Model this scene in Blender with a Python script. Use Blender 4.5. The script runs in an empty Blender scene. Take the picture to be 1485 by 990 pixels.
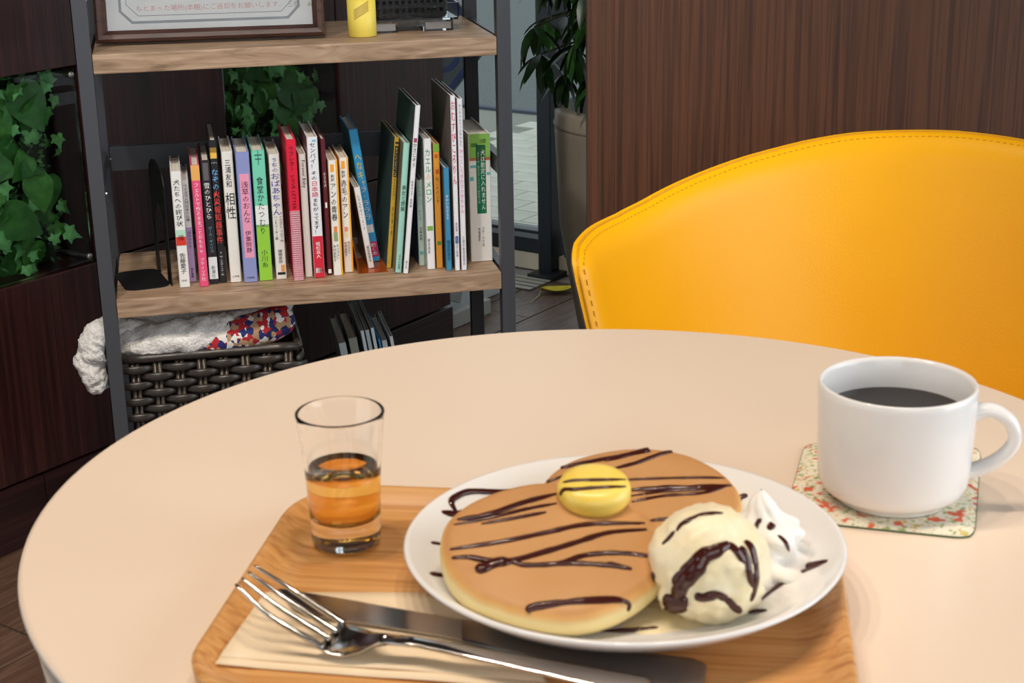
import bpy, bmesh, math, random
from mathutils import Vector, Matrix, noise
from mathutils.bvhtree import BVHTree
R_ = random.Random(7)
rad = math.radians
scene = bpy.context.scene
COL = scene.collection

# ------------------------------------------------------------------ camera
F_PX, CAM_H = 2300.0, 1.12
PITCH, ROLL = 0.31529145, -0.0187175
_r0 = Vector((1, 0, 0)); _u0 = Vector((0, math.sin(PITCH), math.cos(PITCH)))
C_F = Vector((0, math.cos(PITCH), -math.sin(PITCH)))
C_R = _r0 * math.cos(ROLL) + _u0 * math.sin(ROLL)
C_U = -_r0 * math.sin(ROLL) + _u0 * math.cos(ROLL)
CAM = Vector((0, 0, CAM_H))
cd = bpy.data.cameras.new('camera'); cam = bpy.data.objects.new('camera', cd); COL.objects.link(cam)
cam.matrix_world = Matrix(((C_R.x, C_U.x, -C_F.x, 0), (C_R.y, C_U.y, -C_F.y, 0), (C_R.z, C_U.z, -C_F.z, CAM_H), (0, 0, 0, 1)))
cd.sensor_width = 36; cd.lens = F_PX / 1485 * 36; cd.clip_start = 0.05
cd.dof.use_dof = True; cd.dof.focus_distance = 2.3; cd.dof.aperture_fstop = 28
scene.camera = cam

# ------------------------------------------------------------------ world, lights, exposure
w = bpy.data.worlds.new('overcast_sky'); scene.world = w; w.use_nodes = True
bgn = w.node_tree.nodes['Background']; bgn.inputs[0].default_value = (0.86, 0.94, 1.0, 1); bgn.inputs[1].default_value = 0.68
def area(name, loc, target, sx, sy, power, col):
    l = bpy.data.lights.new(name, 'AREA'); l.shape = 'RECTANGLE'; l.size = sx; l.size_y = sy; l.energy = power; l.color = col
    o = bpy.data.objects.new(name, l); COL.objects.link(o); o.location = loc
    o.rotation_euler = (Vector(target) - Vector(loc)).to_track_quat('-Z', 'Y').to_euler(); return o
area('daylight_side_window', (3.2, 0.2, 1.5), (0.2, 1.2, 0.7), 2.6, 2.0, 42, (0.93, 0.97, 1.0))
area('daylight_rear_window', (0.25, -1.9, 1.75), (-0.1, 1.5, 1.0), 2.0, 1.3, 13, (0.93, 0.97, 1.0))
for i in range(5):                                                   # row of small warm ceiling downlights over the table
    l = bpy.data.lights.new('ceiling_downlight', 'SPOT'); l.energy = 14; l.color = (1.0, 0.83, 0.66); l.shadow_soft_size = 0.035
    l.spot_size = rad(100); l.spot_blend = 0.6
    o = bpy.data.objects.new('ceiling_downlight', l); COL.objects.link(o); o.location = (-0.80 + i * 0.28, 0.72 + 0.03 * i, 2.42)
for x, y in ((-0.75, 1.25), (-0.15, 1.35)):                           # added fill spots that brighten the shelf wall, no known lamps there
    l = bpy.data.lights.new('shelf_fill_spot', 'SPOT'); l.energy = 36; l.color = (1.0, 0.95, 0.88); l.shadow_soft_size = 0.05; l.spot_size = rad(62); l.spot_blend = 0.7
    o = bpy.data.objects.new('shelf_fill_spot', l); COL.objects.link(o); o.location = (x, y - 0.35, 2.4); o.rotation_euler = (Vector((-0.38, 2.35, 0.5)) - o.location).to_track_quat('-Z', 'Y').to_euler()
scene.view_settings.view_transform = 'Standard'; scene.view_settings.look = 'None'
scene.view_settings.exposure = 0.55; scene.view_settings.gamma = 1.0; scene.view_settings.use_curve_mapping = False

# ------------------------------------------------------------------ pixel helpers (1485 x 990 frame)
def ray(px, py): return C_F + C_R * ((px - 742.5) / F_PX) - C_U * ((py - 495) / F_PX)
def un(px, py, z): d = ray(px, py); return CAM + d * ((z - CAM_H) / d.z)
def onplane(px, py, P, n): d = ray(px, py); return CAM + d * ((P - CAM).dot(n) / d.dot(n))

# ------------------------------------------------------------------ materials
def lin(c): return tuple((v / 255 / 12.92) if v / 255 <= 0.04045 else ((v / 255 + 0.055) / 1.055) ** 2.4 for v in c) + (1,)
MATS = {}
def mat(name, c, rough=0.5, metal=0.0, **kw):
    if name in MATS: return MATS[name]
    m = bpy.data.materials.new(name); m.use_nodes = True; b = m.node_tree.nodes['Principled BSDF']
    b.inputs['Base Color'].default_value = lin(c); b.inputs['Roughness'].default_value = rough; b.inputs['Metallic'].default_value = metal
    for k, v in kw.items(): b.inputs[k.replace('_', ' ')].default_value = v
    MATS[name] = m; return m
def nd(m, t, **kw):
    n = m.node_tree.nodes.new(t)
    for k, v in kw.items():
        if k in n.inputs: n.inputs[k].default_value = v
        else: setattr(n, k, v)
    return n
def ramp(m, stops, fac):
    r = nd(m, 'ShaderNodeValToRGB'); e = r.color_ramp.elements
    while len(e) < len(stops): e.new(0.5)
    for el, (p, c) in zip(e, stops): el.position = p; el.color = lin(c)
    m.node_tree.links.new(fac, r.inputs[0]); return r.outputs[0]
def vary(name, stops, scale=(1, 1, 1), nscale=5, detail=4, rough=0.5, bump=0.0, distort=0.0, metal=0, coord='Object', kind='noise', **kw):
    if name in MATS: return MATS[name]
    m = mat(name, stops[0][1], rough, metal, **kw); L = m.node_tree.links; b = m.node_tree.nodes['Principled BSDF']
    tc = nd(m, 'ShaderNodeTexCoord'); mp = nd(m, 'ShaderNodeMapping'); mp.inputs['Scale'].default_value = scale
    L.new(tc.outputs[coord], mp.inputs[0])
    if kind == 'wave':
        t = nd(m, 'ShaderNodeTexWave'); t.inputs['Scale'].default_value = nscale; t.inputs['Distortion'].default_value = distort
        t.inputs['Detail'].default_value = detail; t.inputs['Detail Scale'].default_value = 1.5; fac = t.outputs['Color']
    elif kind == 'voronoi':
        t = nd(m, 'ShaderNodeTexVoronoi'); t.inputs['Scale'].default_value = nscale; fac = t.outputs['Color']
    else:
        t = nd(m, 'ShaderNodeTexNoise'); t.inputs['Scale'].default_value = nscale; t.inputs['Detail'].default_value = detail
        t.inputs['Distortion'].default_value = distort; fac = t.outputs['Fac']
    L.new(mp.outputs[0], t.inputs['Vector'])
    L.new(ramp(m, stops, fac), b.inputs['Base Color'])
    if bump:
        bp = nd(m, 'ShaderNodeBump'); bp.inputs['Strength'].default_value = bump; bp.inputs['Distance'].default_value = 0.002
        L.new(fac, bp.inputs['Height']); L.new(bp.outputs[0], b.inputs['Normal'])
    return m
WENGE = vary('wenge_laminate', [(0.25, (36, 18, 18)), (0.5, (58, 30, 29)), (0.75, (78, 42, 40))], (60, 60, 1.6), 2.0, 5, 0.34, 0.04, 0.6)
WALNUT = vary('walnut_veneer', [(0.25, (52, 29, 18)), (0.45, (76, 45, 28)), (0.6, (94, 57, 36)), (0.8, (64, 37, 23))], (52, 52, 0.8), 2.4, 8, 0.42, 0.03, 1.2)
OAK = vary('grey_oak_board', [(0.25, (118, 92, 70)), (0.5, (164, 136, 110)), (0.75, (190, 164, 138))], (3, 22, 22), 3.0, 6, 0.5, 0.05, 1.8)
TRAYW = vary('tray_willow_wood', [(0.25, (170, 112, 58)), (0.45, (204, 146, 84)), (0.7, (222, 170, 108))], (1.6, 60, 40), 3.0, 5, 0.36, 0.03, 0.8)
STEEL = mat('grey_painted_steel', (78, 80, 86), 0.42, 0.35)
BLACK = mat('black_metal', (20, 20, 22), 0.5, 0.2)
PAPER = vary('page_paper', [(0.3, (214, 206, 190)), (0.7, (238, 232, 220))], (200, 1, 1), 6, 2, 0.8)
WHITE = mat('white_glazed_ceramic', (238, 238, 238), 0.12)
GLASS = mat('clear_glass', (255, 255, 255), 0.0, 0, Transmission_Weight=1.0, IOR=1.45)
SAUCE = mat('chocolate_sauce', (66, 24, 18), 0.14)
CHROME = mat('polished_stainless', (205, 203, 200), 0.13, 1.0)

# ------------------------------------------------------------------ mesh helpers
def link(name, me, m=None, parent=None, smooth=False):
    o = bpy.data.objects.new(name, me); COL.objects.link(o)
    if m is not None and not me.materials: me.materials.append(m)
    if parent is not None: o.parent = parent
    if smooth:
        for p in me.polygons: p.use_smooth = True
    return o
def obj(name, bm, m, parent=None, smooth=False):
    me = bpy.data.meshes.new(name); bmesh.ops.recalc_face_normals(bm, faces=bm.faces[:]); bm.to_mesh(me); bm.free()
    return link(name, me, m, parent, smooth)
def thing(name, label, cat, loc=(0, 0, 0), rot=(0, 0, 0), group=None):
    o = bpy.data.objects.new(name, None); COL.objects.link(o); o.location = loc; o.rotation_euler = rot; o.empty_display_size = 0.05
    return tag(o, label, cat, group)
def tag(o, label, cat, group=None):
    o['label'] = label; o['category'] = cat
    if group: o['group'] = group
    return o
def struct(o): o['kind'] = 'structure'; return o
def box(bm, c, s, M=None, bev=0.0):
    r = bmesh.ops.create_cube(bm, size=1.0)
    vs = r['verts']
    for v in vs: v.co = Vector((v.co.x * s[0] + c[0], v.co.y * s[1] + c[1], v.co.z * s[2] + c[2]))
    if bev > 0:
        es = list({e for v in vs for e in v.link_edges})
        r2 = bmesh.ops.bevel(bm, geom=es, offset=bev, segments=2, affect='EDGES', profile=0.6)
        vs = list({v for f in r2['faces'] for v in f.verts} | {v for v in vs if v.is_valid})
    if M is not None:
        for v in vs: v.co = M @ v.co
    return vs
def bx(c, s, M=None, bev=0.0): bm = bmesh.new(); box(bm, c, s, M, bev); return bm
def lathe(prof, n=48, bm=None, M=None, cap0=True, cap1=True):
    bm = bm or bmesh.new(); rings = []
    for r, z in prof:
        rings.append([bm.verts.new((r * math.cos(2 * math.pi * k / n), r * math.sin(2 * math.pi * k / n), z)) for k in range(n)])
    for a, b in zip(rings, rings[1:]):
        for k in range(n): bm.faces.new((a[k], a[(k + 1) % n], b[(k + 1) % n], b[k]))
    if cap0: bm.faces.new(rings[0][::-1])
    if cap1: bm.faces.new(rings[-1])
    if M is not None:
        for r in rings:
            for v in r: v.co = M @ v.co
    return bm
def tube(pts, rr, n=8, bm=None, flat=1.0, up=Vector((0, 0, 1)), cap=True):
    """tube along points; rr radius or list; flat scales the radius along 'up'"""
    bm = bm or bmesh.new(); rings = []; N = len(pts)
    for i, p in enumerate(pts):
        t = (Vector(pts[min(i + 1, N - 1)]) - Vector(pts[max(i - 1, 0)])).normalized()
        s = t.cross(up)
        s = s.normalized() if s.length > 1e-6 else Vector((1, 0, 0))
        b = s.cross(t).normalized(); r = rr[i] if hasattr(rr, '__len__') else rr
        rings.append([bm.verts.new(Vector(p) + s * (r * math.cos(2 * math.pi * k / n)) + b * (r * flat * math.sin(2 * math.pi * k / n))) for k in range(n)])
    for a, b in zip(rings, rings[1:]):
        for k in range(n): bm.faces.new((a[k], a[(k + 1) % n], b[(k + 1) % n], b[k]))
    if cap: bm.faces.new(rings[0][::-1]); bm.faces.new(rings[-1])
    return bm
def smoothpts(pts, k=4):
    P = [Vector(p) for p in pts]; out = []
    for i in range(len(P) - 1):
        a, b, c, d = P[max(i - 1, 0)], P[i], P[i + 1], P[min(i + 2, len(P) - 1)]
        for j in range(k):
            t = j / k
            out.append(0.5 * ((2 * b) + (c - a) * t + (2 * a - 5 * b + 4 * c - d) * t * t + (3 * b - a - 3 * c + d) * t ** 3))
    out.append(P[-1]); return out
def grid(P, bm=None, close_u=False):
    bm = bm or bmesh.new(); V = [[bm.verts.new(p) for p in row] for row in P]
    for i in range(len(V) - 1):
        for j in range(len(V[0]) - (0 if close_u else 1)):
            j2 = (j + 1) % len(V[0]); bm.faces.new((V[i][j], V[i][j2], V[i + 1][j2], V[i + 1][j]))
    return bm
def prism(pts, z0, z1, bm=None):
    bm = bm or bmesh.new(); a = [bm.verts.new((x, y, z0)) for x, y in pts]; b = [bm.verts.new((x, y, z1)) for x, y in pts]; n = len(pts)
    bm.faces.new(a[::-1]); bm.faces.new(b)
    for k in range(n): bm.faces.new((a[k], a[(k + 1) % n], b[(k + 1) % n], b[k]))
    return bm
def rrect(w, d, r, n=8):
    out = []
    for cx, cy, a0 in ((w / 2 - r, d / 2 - r, 0), (-w / 2 + r, d / 2 - r, 90), (-w / 2 + r, -d / 2 + r, 180), (w / 2 - r, -d / 2 + r, 270)):
        for k in range(n + 1): a = rad(a0 + 90 * k / n); out.append((cx + r * math.cos(a), cy + r * math.sin(a)))
    return out
def bake_text(body, mname, col, vertical=True, res=1):
    c = bpy.data.curves.new('t', 'FONT'); c.resolution_u = res; c.align_x = 'CENTER'
    c.body = '\n'.join(body.replace('ー', '丨')) if vertical else body
    o = bpy.data.objects.new('t', c); COL.objects.link(o)
    dg = bpy.context.evaluated_depsgraph_get(); me = bpy.data.meshes.new_from_object(o.evaluated_get(dg))
    bpy.data.objects.remove(o); bpy.data.curves.remove(c); me.materials.clear(); me.materials.append(mat(mname, col, 0.6)); return me
def text(name, body, x0, x1, z0, z1, y, col, parent, vertical=True, rotate=False, keep=False):
    """lettering fitted to the box x0..x1, z0..z1 on a face looking to -y"""
    me = bake_text(body, 'ink_%d_%d_%d' % tuple(col), col, vertical and not rotate)
    if not me.vertices: return None
    vs = me.vertices
    if rotate:
        for v in vs: v.co = Vector((v.co.y, -v.co.x, 0))
    ax = min(v.co.x for v in vs); bx_ = max(v.co.x for v in vs); ay = min(v.co.y for v in vs); by = max(v.co.y for v in vs)
    sx = (x1 - x0) / max(bx_ - ax, 1e-6); sy = (z1 - z0) / max(by - ay, 1e-6)
    if keep: sx = sy = min(sx, sy)
    elif vertical and not rotate: sx = min(sx, sy * 1.5 * 0.9 if len(body) > 1 else sx)
    for v in vs: v.co = Vector(((v.co.x - (ax + bx_) / 2) * sx + (x0 + x1) / 2, y, (v.co.y - (ay + by) / 2) * sy + (z0 + z1) / 2))
    return link(name, me, None, parent)
def copy_part(src, parent, M=None):
    o = src.copy(); COL.objects.link(o); o.parent = parent
    if M is not None: o.matrix_local = M
    return o

# ------------------------------------------------------------------ setting
A_W = un(0, 806.7, 0); WA = rad(35)
wd = Vector((math.sin(WA), math.cos(WA), 0)); wi = Vector((-math.cos(WA), math.sin(WA), 0))     # along the wall, into the wall
WM = Matrix(((wd.x, wi.x, 0, A_W.x), (wd.y, wi.y, 0, A_W.y), (0, 0, 1, 0), (0, 0, 0, 1)))
TILE = vary('wood_look_tile', [(0.25, (70, 50, 40)), (0.5, (98, 74, 60)), (0.75, (122, 96, 80))], (3, 40, 1), 2.0, 5, 0.4, 0.05, 1.2)
floor = struct(obj('floor', bx((0.4, -1.5, -0.02), (4.4, 5.9, 0.03)), mat('tile_grout', (150, 146, 140), 0.8)))
floor.matrix_world = WM
pl = bx((0, 0, 0), (0.895, 0.1455, 0.006), None, 0.001); plank0 = None
for r in range(-9, 30):
    for k in range(-2, 5):
        cx = k * 0.9 + (r % 3) * 0.3; cy = -0.075 - r * 0.15
        if abs(cy) > 4.1 or cx > 3.3 or cx < -1.75 or r < 0: continue
        if plank0 is None: plank0 = obj('floor_plank', pl, TILE, floor); o = plank0
        else: o = copy_part(plank0, floor)
        o.location = (cx, cy, -0.003)
for r in range(-9, 0):                                               # short planks past the end of the left wall
    for cx in (1.39, 1.69):
        o = copy_part(plank0, floor); o.location = (cx, -0.075 - r * 0.15, -0.003); o.scale = (0.332, 1, 1)
# left wall: wenge panels in three courses with planted niches
wall = struct(obj('wall_left', bx((-0.35, 0.12, 1.3), (3.164, 0.06, 2.6)), mat('dark_wall_core', (16, 12, 12), 0.7))); wall.matrix_world = WM
cols = [(-1.9, -1.02), (-1.018, -0.70), (-0.697, -0.38), (-0.377, -0.062), (-0.06, 0.259), (0.263, 0.584), (0.587, 0.894), (0.898, 1.232)]
for ci, (s0, s1) in enumerate(cols):
    for z0, z1 in ((0.112, 0.4355), (0.439, 0.7605), (0.764, 2.6)):
        if ci in (4, 6) and z0 == 0.439: continue
        obj('wall_panel', bx(((s0 + s1) / 2, 0.045, (z0 + z1) / 2), (s1 - s0, 0.09, z1 - z0), None, 0.001), WENGE, wall)
WENGEH = vary('wenge_baseboard', [(0.25, (30, 17, 17)), (0.5, (48, 27, 27)), (0.75, (66, 38, 37))], (1.6, 60, 60), 2.0, 5, 0.34, 0.04, 0.6)
bb = struct(obj('baseboard_left', bx((-0.9, 0.04, 0.054), (2.0, 0.09, 0.108), None, 0.001), WENGEH)); bb.matrix_world = WM
obj('baseboard_length', bx((0.668, 0.04, 0.054), (1.13, 0.09, 0.108), None, 0.001), WENGEH, bb)

# walnut partition behind the chair
PY = 2.25; pe = onplane(851.5, 150, Vector((0, PY, 0)), Vector((0, 1, 0)))
part = struct(obj('wall_back', bx((0, 0.02, 1.25), (2.4, 0.04, 2.5), None, 0.0015), WALNUT)); part.location = (pe.x + 1.2, PY, 0)
o = struct(obj('wall_rear', bx((0.6, -2.42, 1.3), (7.0, 0.06, 2.6)), mat('rear_wall_paint', (150, 138, 124), 0.8)))
ceil = struct(obj('ceiling', bx((0.6, 0.6, 2.62), (7.0, 6.4, 0.04)), mat('ceiling_paint', (78, 73, 68), 0.85)))

# window at the far end, square to the left wall
MB = un(795, 398, 0); NM = Matrix(((wi.x * -1, wd.x, 0, MB.x), (wi.y * -1, wd.y, 0, MB.y), (0, 0, 1, 0), (0, 0, 0, 1)))   # x along window to the right, y outwards
FRAME = mat('dark_window_frame', (26, 32, 38), 0.4, 0.4)
win = struct(obj('window_1', bx((0, 0.03, 1.3), (0.042, 0.09, 2.6), None, 0.003), FRAME)); win.matrix_world = NM
obj('post_foot', bx((0.008, -0.005, 0.006), (0.075, 0.10, 0.012), None, 0.002), FRAME, win)
obj('bottom_rail', bx((-0.72, 0.04, 0.078), (1.4, 0.05, 0.06), None, 0.002), FRAME, win)
obj('bottom_rail', bx((1.0, 0.04, 0.078), (1.92, 0.05, 0.06), None, 0.002), FRAME, win)
obj('glazing_bead', bx((-0.72, 0.012, 0.094), (1.4, 0.006, 0.012)), mat('bead_grey', (110, 116, 118), 0.4), win)
obj('sill', bx((0.3, 0.05, 0.0235), (3.4, 0.06, 0.045)), mat('beige_sill', (196, 184, 160), 0.5), win)
PANE = mat('window_glass', (236, 244, 242), 0.0, 0, Transmission_Weight=1.0, IOR=1.02)
obj('pane', bx((-0.72, 0.045, 1.35), (1.4, 0.006, 2.48)), PANE, win); obj('pane', bx((1.0, 0.045, 1.35), (1.9, 0.006, 2.48)), PANE, win)
# outside ground
pav = struct(obj('pavement', bx((0.2, 1.05, -0.03), (5.0, 1.93, 0.04)), mat('paver_joint', (150, 148, 138), 0.9))); pav.matrix_world = NM
PAVER = vary('pale_paver', [(0.3, (202, 198, 184)), (0.7, (224, 220, 206))], (1, 1, 1), 6, 3, 0.8)
pb = bx((0, 0, 0), (0.196, 0.112, 0.012), None, 0.0015); p0 = None
for r in range(16):
    for k in range(-6, 5):
        if p0 is None: p0 = obj('paver', pb, PAVER, pav); o = p0
        else: o = copy_part(p0, pav)
        o.location = (k * 0.2 + (0.1 if r % 2 else 0), 0.16 + r * 0.116, -0.007)
road = struct(obj('road', bx((0, 8.0, -0.03), (16, 12, 0.03)), vary('asphalt', [(0.3, (96, 100, 100)), (0.7, (116, 120, 119))], (1, 1, 1), 60, 6, 0.9))); road.matrix_world = NM
o = struct(obj('kerb', bx((0, 2.03, -0.012), (16, 0.04, 0.03), None, 0.003), mat('kerb_stone', (88, 92, 108), 0.8))); o.matrix_world = NM

# ------------------------------------------------------------------ table
TZ = 0.75; TC = Vector((0.0526, 0.8386, 0)); TR = 0.3256
IVORY = vary('ivory_laminate', [(0.3, (238, 219, 199)), (0.7, (242, 224, 205))], (1, 1, 1), 3, 2, 0.34)
tb = thing('cafe_table', 'round ivory cafe table with a deep pale rim', 'table', (TC.x, TC.y, 0))
obj('tabletop', lathe([(TR - 0.012, TZ - 0.012), (TR - 0.002, TZ - 0.0055), (TR, TZ - 0.003), (TR - 0.0008, TZ - 0.0008), (TR - 0.003, TZ)], 160), IVORY, tb, True)
for p in tb.children[0].data.polygons: p.use_smooth = abs(p.normal.z) < 0.95
EDGE = mat('table_rim_paint', (206, 190, 172), 0.4)
obj('rim', lathe([(0.20, TZ - 0.10), (TR - 0.022, TZ - 0.088), (TR - 0.012, TZ - 0.07), (TR - 0.004, TZ - 0.014), (TR - 0.012, TZ - 0.0121)], 160, None, None, True, False), EDGE, tb, True)
obj('pedestal', lathe([(0.035, 0.02), (0.03, 0.2), (0.03, 0.55), (0.05, 0.652)], 32), mat('table_column', (190, 186, 180), 0.3, 0.6), tb, True)
obj('foot_plate', lathe([(0.22, 0.001), (0.22, 0.012), (0.19, 0.02), (0.04, 0.028)], 64), mat('table_foot', (180, 176, 170), 0.35, 0.6), tb, True)

# ------------------------------------------------------------------ yellow chair
YEL = vary('yellow_leather', [(0.3, (230, 164, 0)), (0.7, (236, 172, 2))], (1, 1, 1), 4, 3, 0.42, Specular_IOR_Level=0.3)
_b = YEL.node_tree; _n = nd(YEL, 'ShaderNodeTexVoronoi'); _n.inputs['Scale'].default_value = 420
_bp = nd(YEL, 'ShaderNodeBump'); _bp.inputs['Strength'].default_value = 0.10; _bp.inputs['Distance'].default_value = 0.001
_tc = nd(YEL, 'ShaderNodeTexCoord'); _b.links.new(_tc.outputs['Object'], _n.inputs['Vector']); _b.links.new(_n.outputs['Distance'], _bp.inputs['Height']); _b.links.new(_bp.outputs[0], _b.nodes['Principled BSDF'].inputs['Normal'])
CC = Vector((0.435, 1.36, 0)); CRX, CRY, TH = 0.385, 0.36, rad(82)
chair = thing('tub_chair', 'yellow leather tub chair with stitched edges tucked behind the table', 'chair', CC)
outl = [(828, 366), (832, 353), (842, 340), (855, 329), (890, 311), (929, 292), (984, 264.6), (1030, 246), (1077, 230), (1120, 218), (1169, 206), (1205, 199), (1238, 194.5), (1275, 191.5), (1307, 190.8)]
def shell_xy(th, off=0.0): return Vector((math.sin(th) * (CRX + off), math.cos(th) * (CRY + off), 0))
def hit_shell(px, py):
    d = ray(px, py); best = None; t = 0.9
    while t < 2.4:                                                   # outer-most crossing of the back curve
        P = CAM + d * t - CC; 
        if (P.x / CRX) ** 2 + (P.y / CRY) ** 2 >= 1 and P.y > -0.1 and t > 1.2:
            th = math.atan2(P.x / CRX, P.y / CRY)
            if best is None and abs(th) < TH + 0.2: best = (th, P.z)
        elif (P.x / CRX) ** 2 + (P.y / CRY) ** 2 < 1: best = None
        t += 0.0015
    return best
prof = sorted(h for h in (hit_shell(*q) for q in outl) if h)
def shell_top(th):
    a = abs(th)
    P = [(abs(x), z) for x, z in prof][::-1]
    z = P[0][1]
    for (a0, z0), (a1, z1) in zip(P, P[1:]):
        if a0 <= a <= a1: z = z0 + (z1 - z0) * (a - a0) / max(a1 - a0, 1e-6); break
    else:
        if a > P[-1][0]: z = P[-1][1]
    e = (TH - a) * CRX
    if e < 0.022: z -= 0.022 - math.sqrt(max(0, 0.022 ** 2 - (0.022 - e) ** 2))
    return z
NT, NZ, ZB = 72, 30, 0.36
def shell_pt(th, z, side, e_end):
    e = min(shell_top(th) - z, e_end); q = min(max(e, 0) / 0.03, 1); h = (0.017 if side < 0 else 0.004) * math.sqrt(max(0, 1 - (1 - q) ** 2))
    return shell_xy(th, (z - 0.745) * 0.22 + side * h) + Vector((0, 0, z))
def shell_surf(side):
    P = []
    for i in range(NT + 1):
        u = -1 + 2 * i / NT; u = math.copysign(1 - (1 - abs(u)) ** 1.25, u); th = TH * u; row = []
        for j in range(NZ + 1):
            v = 1 - (1 - j / NZ) ** 1.7; z = ZB + (shell_top(th) - ZB) * v
            row.append(shell_pt(th, z, side, (TH - abs(th)) * CRX))
        P.append(row)
    return grid(P)
obj('inner_pad', shell_surf(-1), YEL, chair, True)
obj('outer_shell', shell_surf(1), mat('taupe_shell', (120, 104, 84), 0.5), chair, True)
sp = []; THs = TH - 0.0012 / CRX
for i in range(141):
    th = -THs + 2 * THs * i / 140; sp.append(shell_pt(th, shell_top(th) - 0.0012, -1, (TH - abs(th)) * CRX))
zl = [shell_top(THs) - 0.0012 - 0.012 * k for k in range(1, 20)]
left = [shell_pt(-THs, z, -1, 0.0012) for z in zl][::-1]; right = [shell_pt(THs, z, -1, 0.0012) for z in zl]
SEAM = mat('yellow_seam', (206, 146, 6), 0.5)
path = left + sp + right
obj('edge_seam', tube(path, 0.0011, 6), SEAM, chair, True)
st = bmesh.new(); acc = 0                                            # stitches beside the seam
off = [shell_pt(max(-TH + 0.0055 / CRX, min(TH - 0.0055 / CRX, -TH + 0.0055 / CRX + (2 * TH - 0.011 / CRX) * i / 300)), shell_top(-TH + 0.0055 / CRX + (2 * TH - 0.011 / CRX) * i / 300) - 0.0055, -1, 0.0055) for i in range(301)]
offl = [shell_pt(-TH + 0.0055 / CRX, shell_top(TH - 0.0055 / CRX) - 0.0055 - 0.005 * k, -1, 0.0055) for k in range(1, 34)][::-1]
pts = offl + off
for a, b in zip(pts[::2], pts[1::2]): tube([a, b], 0.0005, 4, st)
obj('stitching', st, mat('stitch_thread', (186, 130, 14), 0.7), chair)
obj('seat_cushion', lathe([(0.24, 0.38), (0.29, 0.40), (0.305, 0.43), (0.29, 0.455), (0.2, 0.465)], 64), YEL, chair, True)
obj('swivel_post', lathe([(0.03, 0.03), (0.03, 0.38)], 24), CHROME, chair, True)
for k in range(4):
    a = k * math.pi / 2 + 0.6; obj('base_leg', tube([(0.02 * math.cos(a), 0.02 * math.sin(a), 0.05), (0.27 * math.cos(a), 0.27 * math.sin(a), 0.016)], [0.018, 0.012], 10), CHROME, chair, True)

# ------------------------------------------------------------------ shelf rack
SO = Vector((-0.56674, 2.18446, 0)); SROT = 0.2082; SW, SD, Z1, Z2 = 0.56506, 0.27544, CAM_H - 0.64, CAM_H - 0.28957
sux = Vector((math.cos(SROT), math.sin(SROT), 0)); suy = Vector((-math.sin(SROT), math.cos(SROT), 0))
SM = Matrix(((sux.x, suy.x, 0, SO.x), (sux.y, suy.y, 0, SO.y), (0, 0, 1, 0), (0, 0, 0, 1)))
def sloc(P): return SM.inverted() @ P
rack = thing('shelf_rack', 'open shelf rack of grey oak boards on dark steel posts', 'shelf'); rack.matrix_world = SM
ZBOT = 0.13; BT = 0.027; PW = 0.0205
for z, nm in ((Z1, 'shelf_board'), (Z2, 'shelf_board'), (ZBOT, 'shelf_board')):
    obj(nm, bx((SW / 2, SD / 2, z - BT / 2), (SW, SD, BT), None, 0.0018), OAK, rack)
for x in (-PW / 2 - 0.0006, SW + PW / 2 + 0.0006):
    for y in (PW / 2, SD - PW / 2):
        obj('post', bx((x, y, 0.66), (PW, PW, 1.316), None, 0.0012), STEEL, rack)
for x in (-PW / 2 - 0.0006, SW + PW / 2 + 0.0006):
    for z in (Z1 - 0.014, Z2 - 0.014, Z1 + 0.155, ZBOT - 0.014, 1.29): obj('side_rail', bx((x, SD / 2, z), (0.012, SD - 2 * PW - 0.001, 0.026)), STEEL, rack)
for z in (Z1 + 0.155, ZBOT - 0.045, 1.29): obj('rear_rail', bx((SW / 2, SD - 0.008, z), (SW, 0.012, 0.038)), STEEL, rack)
obj('top_rail', bx((SW / 2, 0.01, 1.29), (SW, 0.012, 0.026)), STEEL, rack)
for y in (PW / 2, SD - PW / 2): obj('bolt', lathe([(0.004, 0), (0.004, 0.002), (0.002, 0.003)], 12, None, Matrix.Translation((0.0, y, Z1 + 0.155)) @ Matrix.Rotation(rad(90), 4, 'Y')), CHROME, rack)
def shelf_px(px, py, z): return sloc(un(px, py, z))

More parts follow.
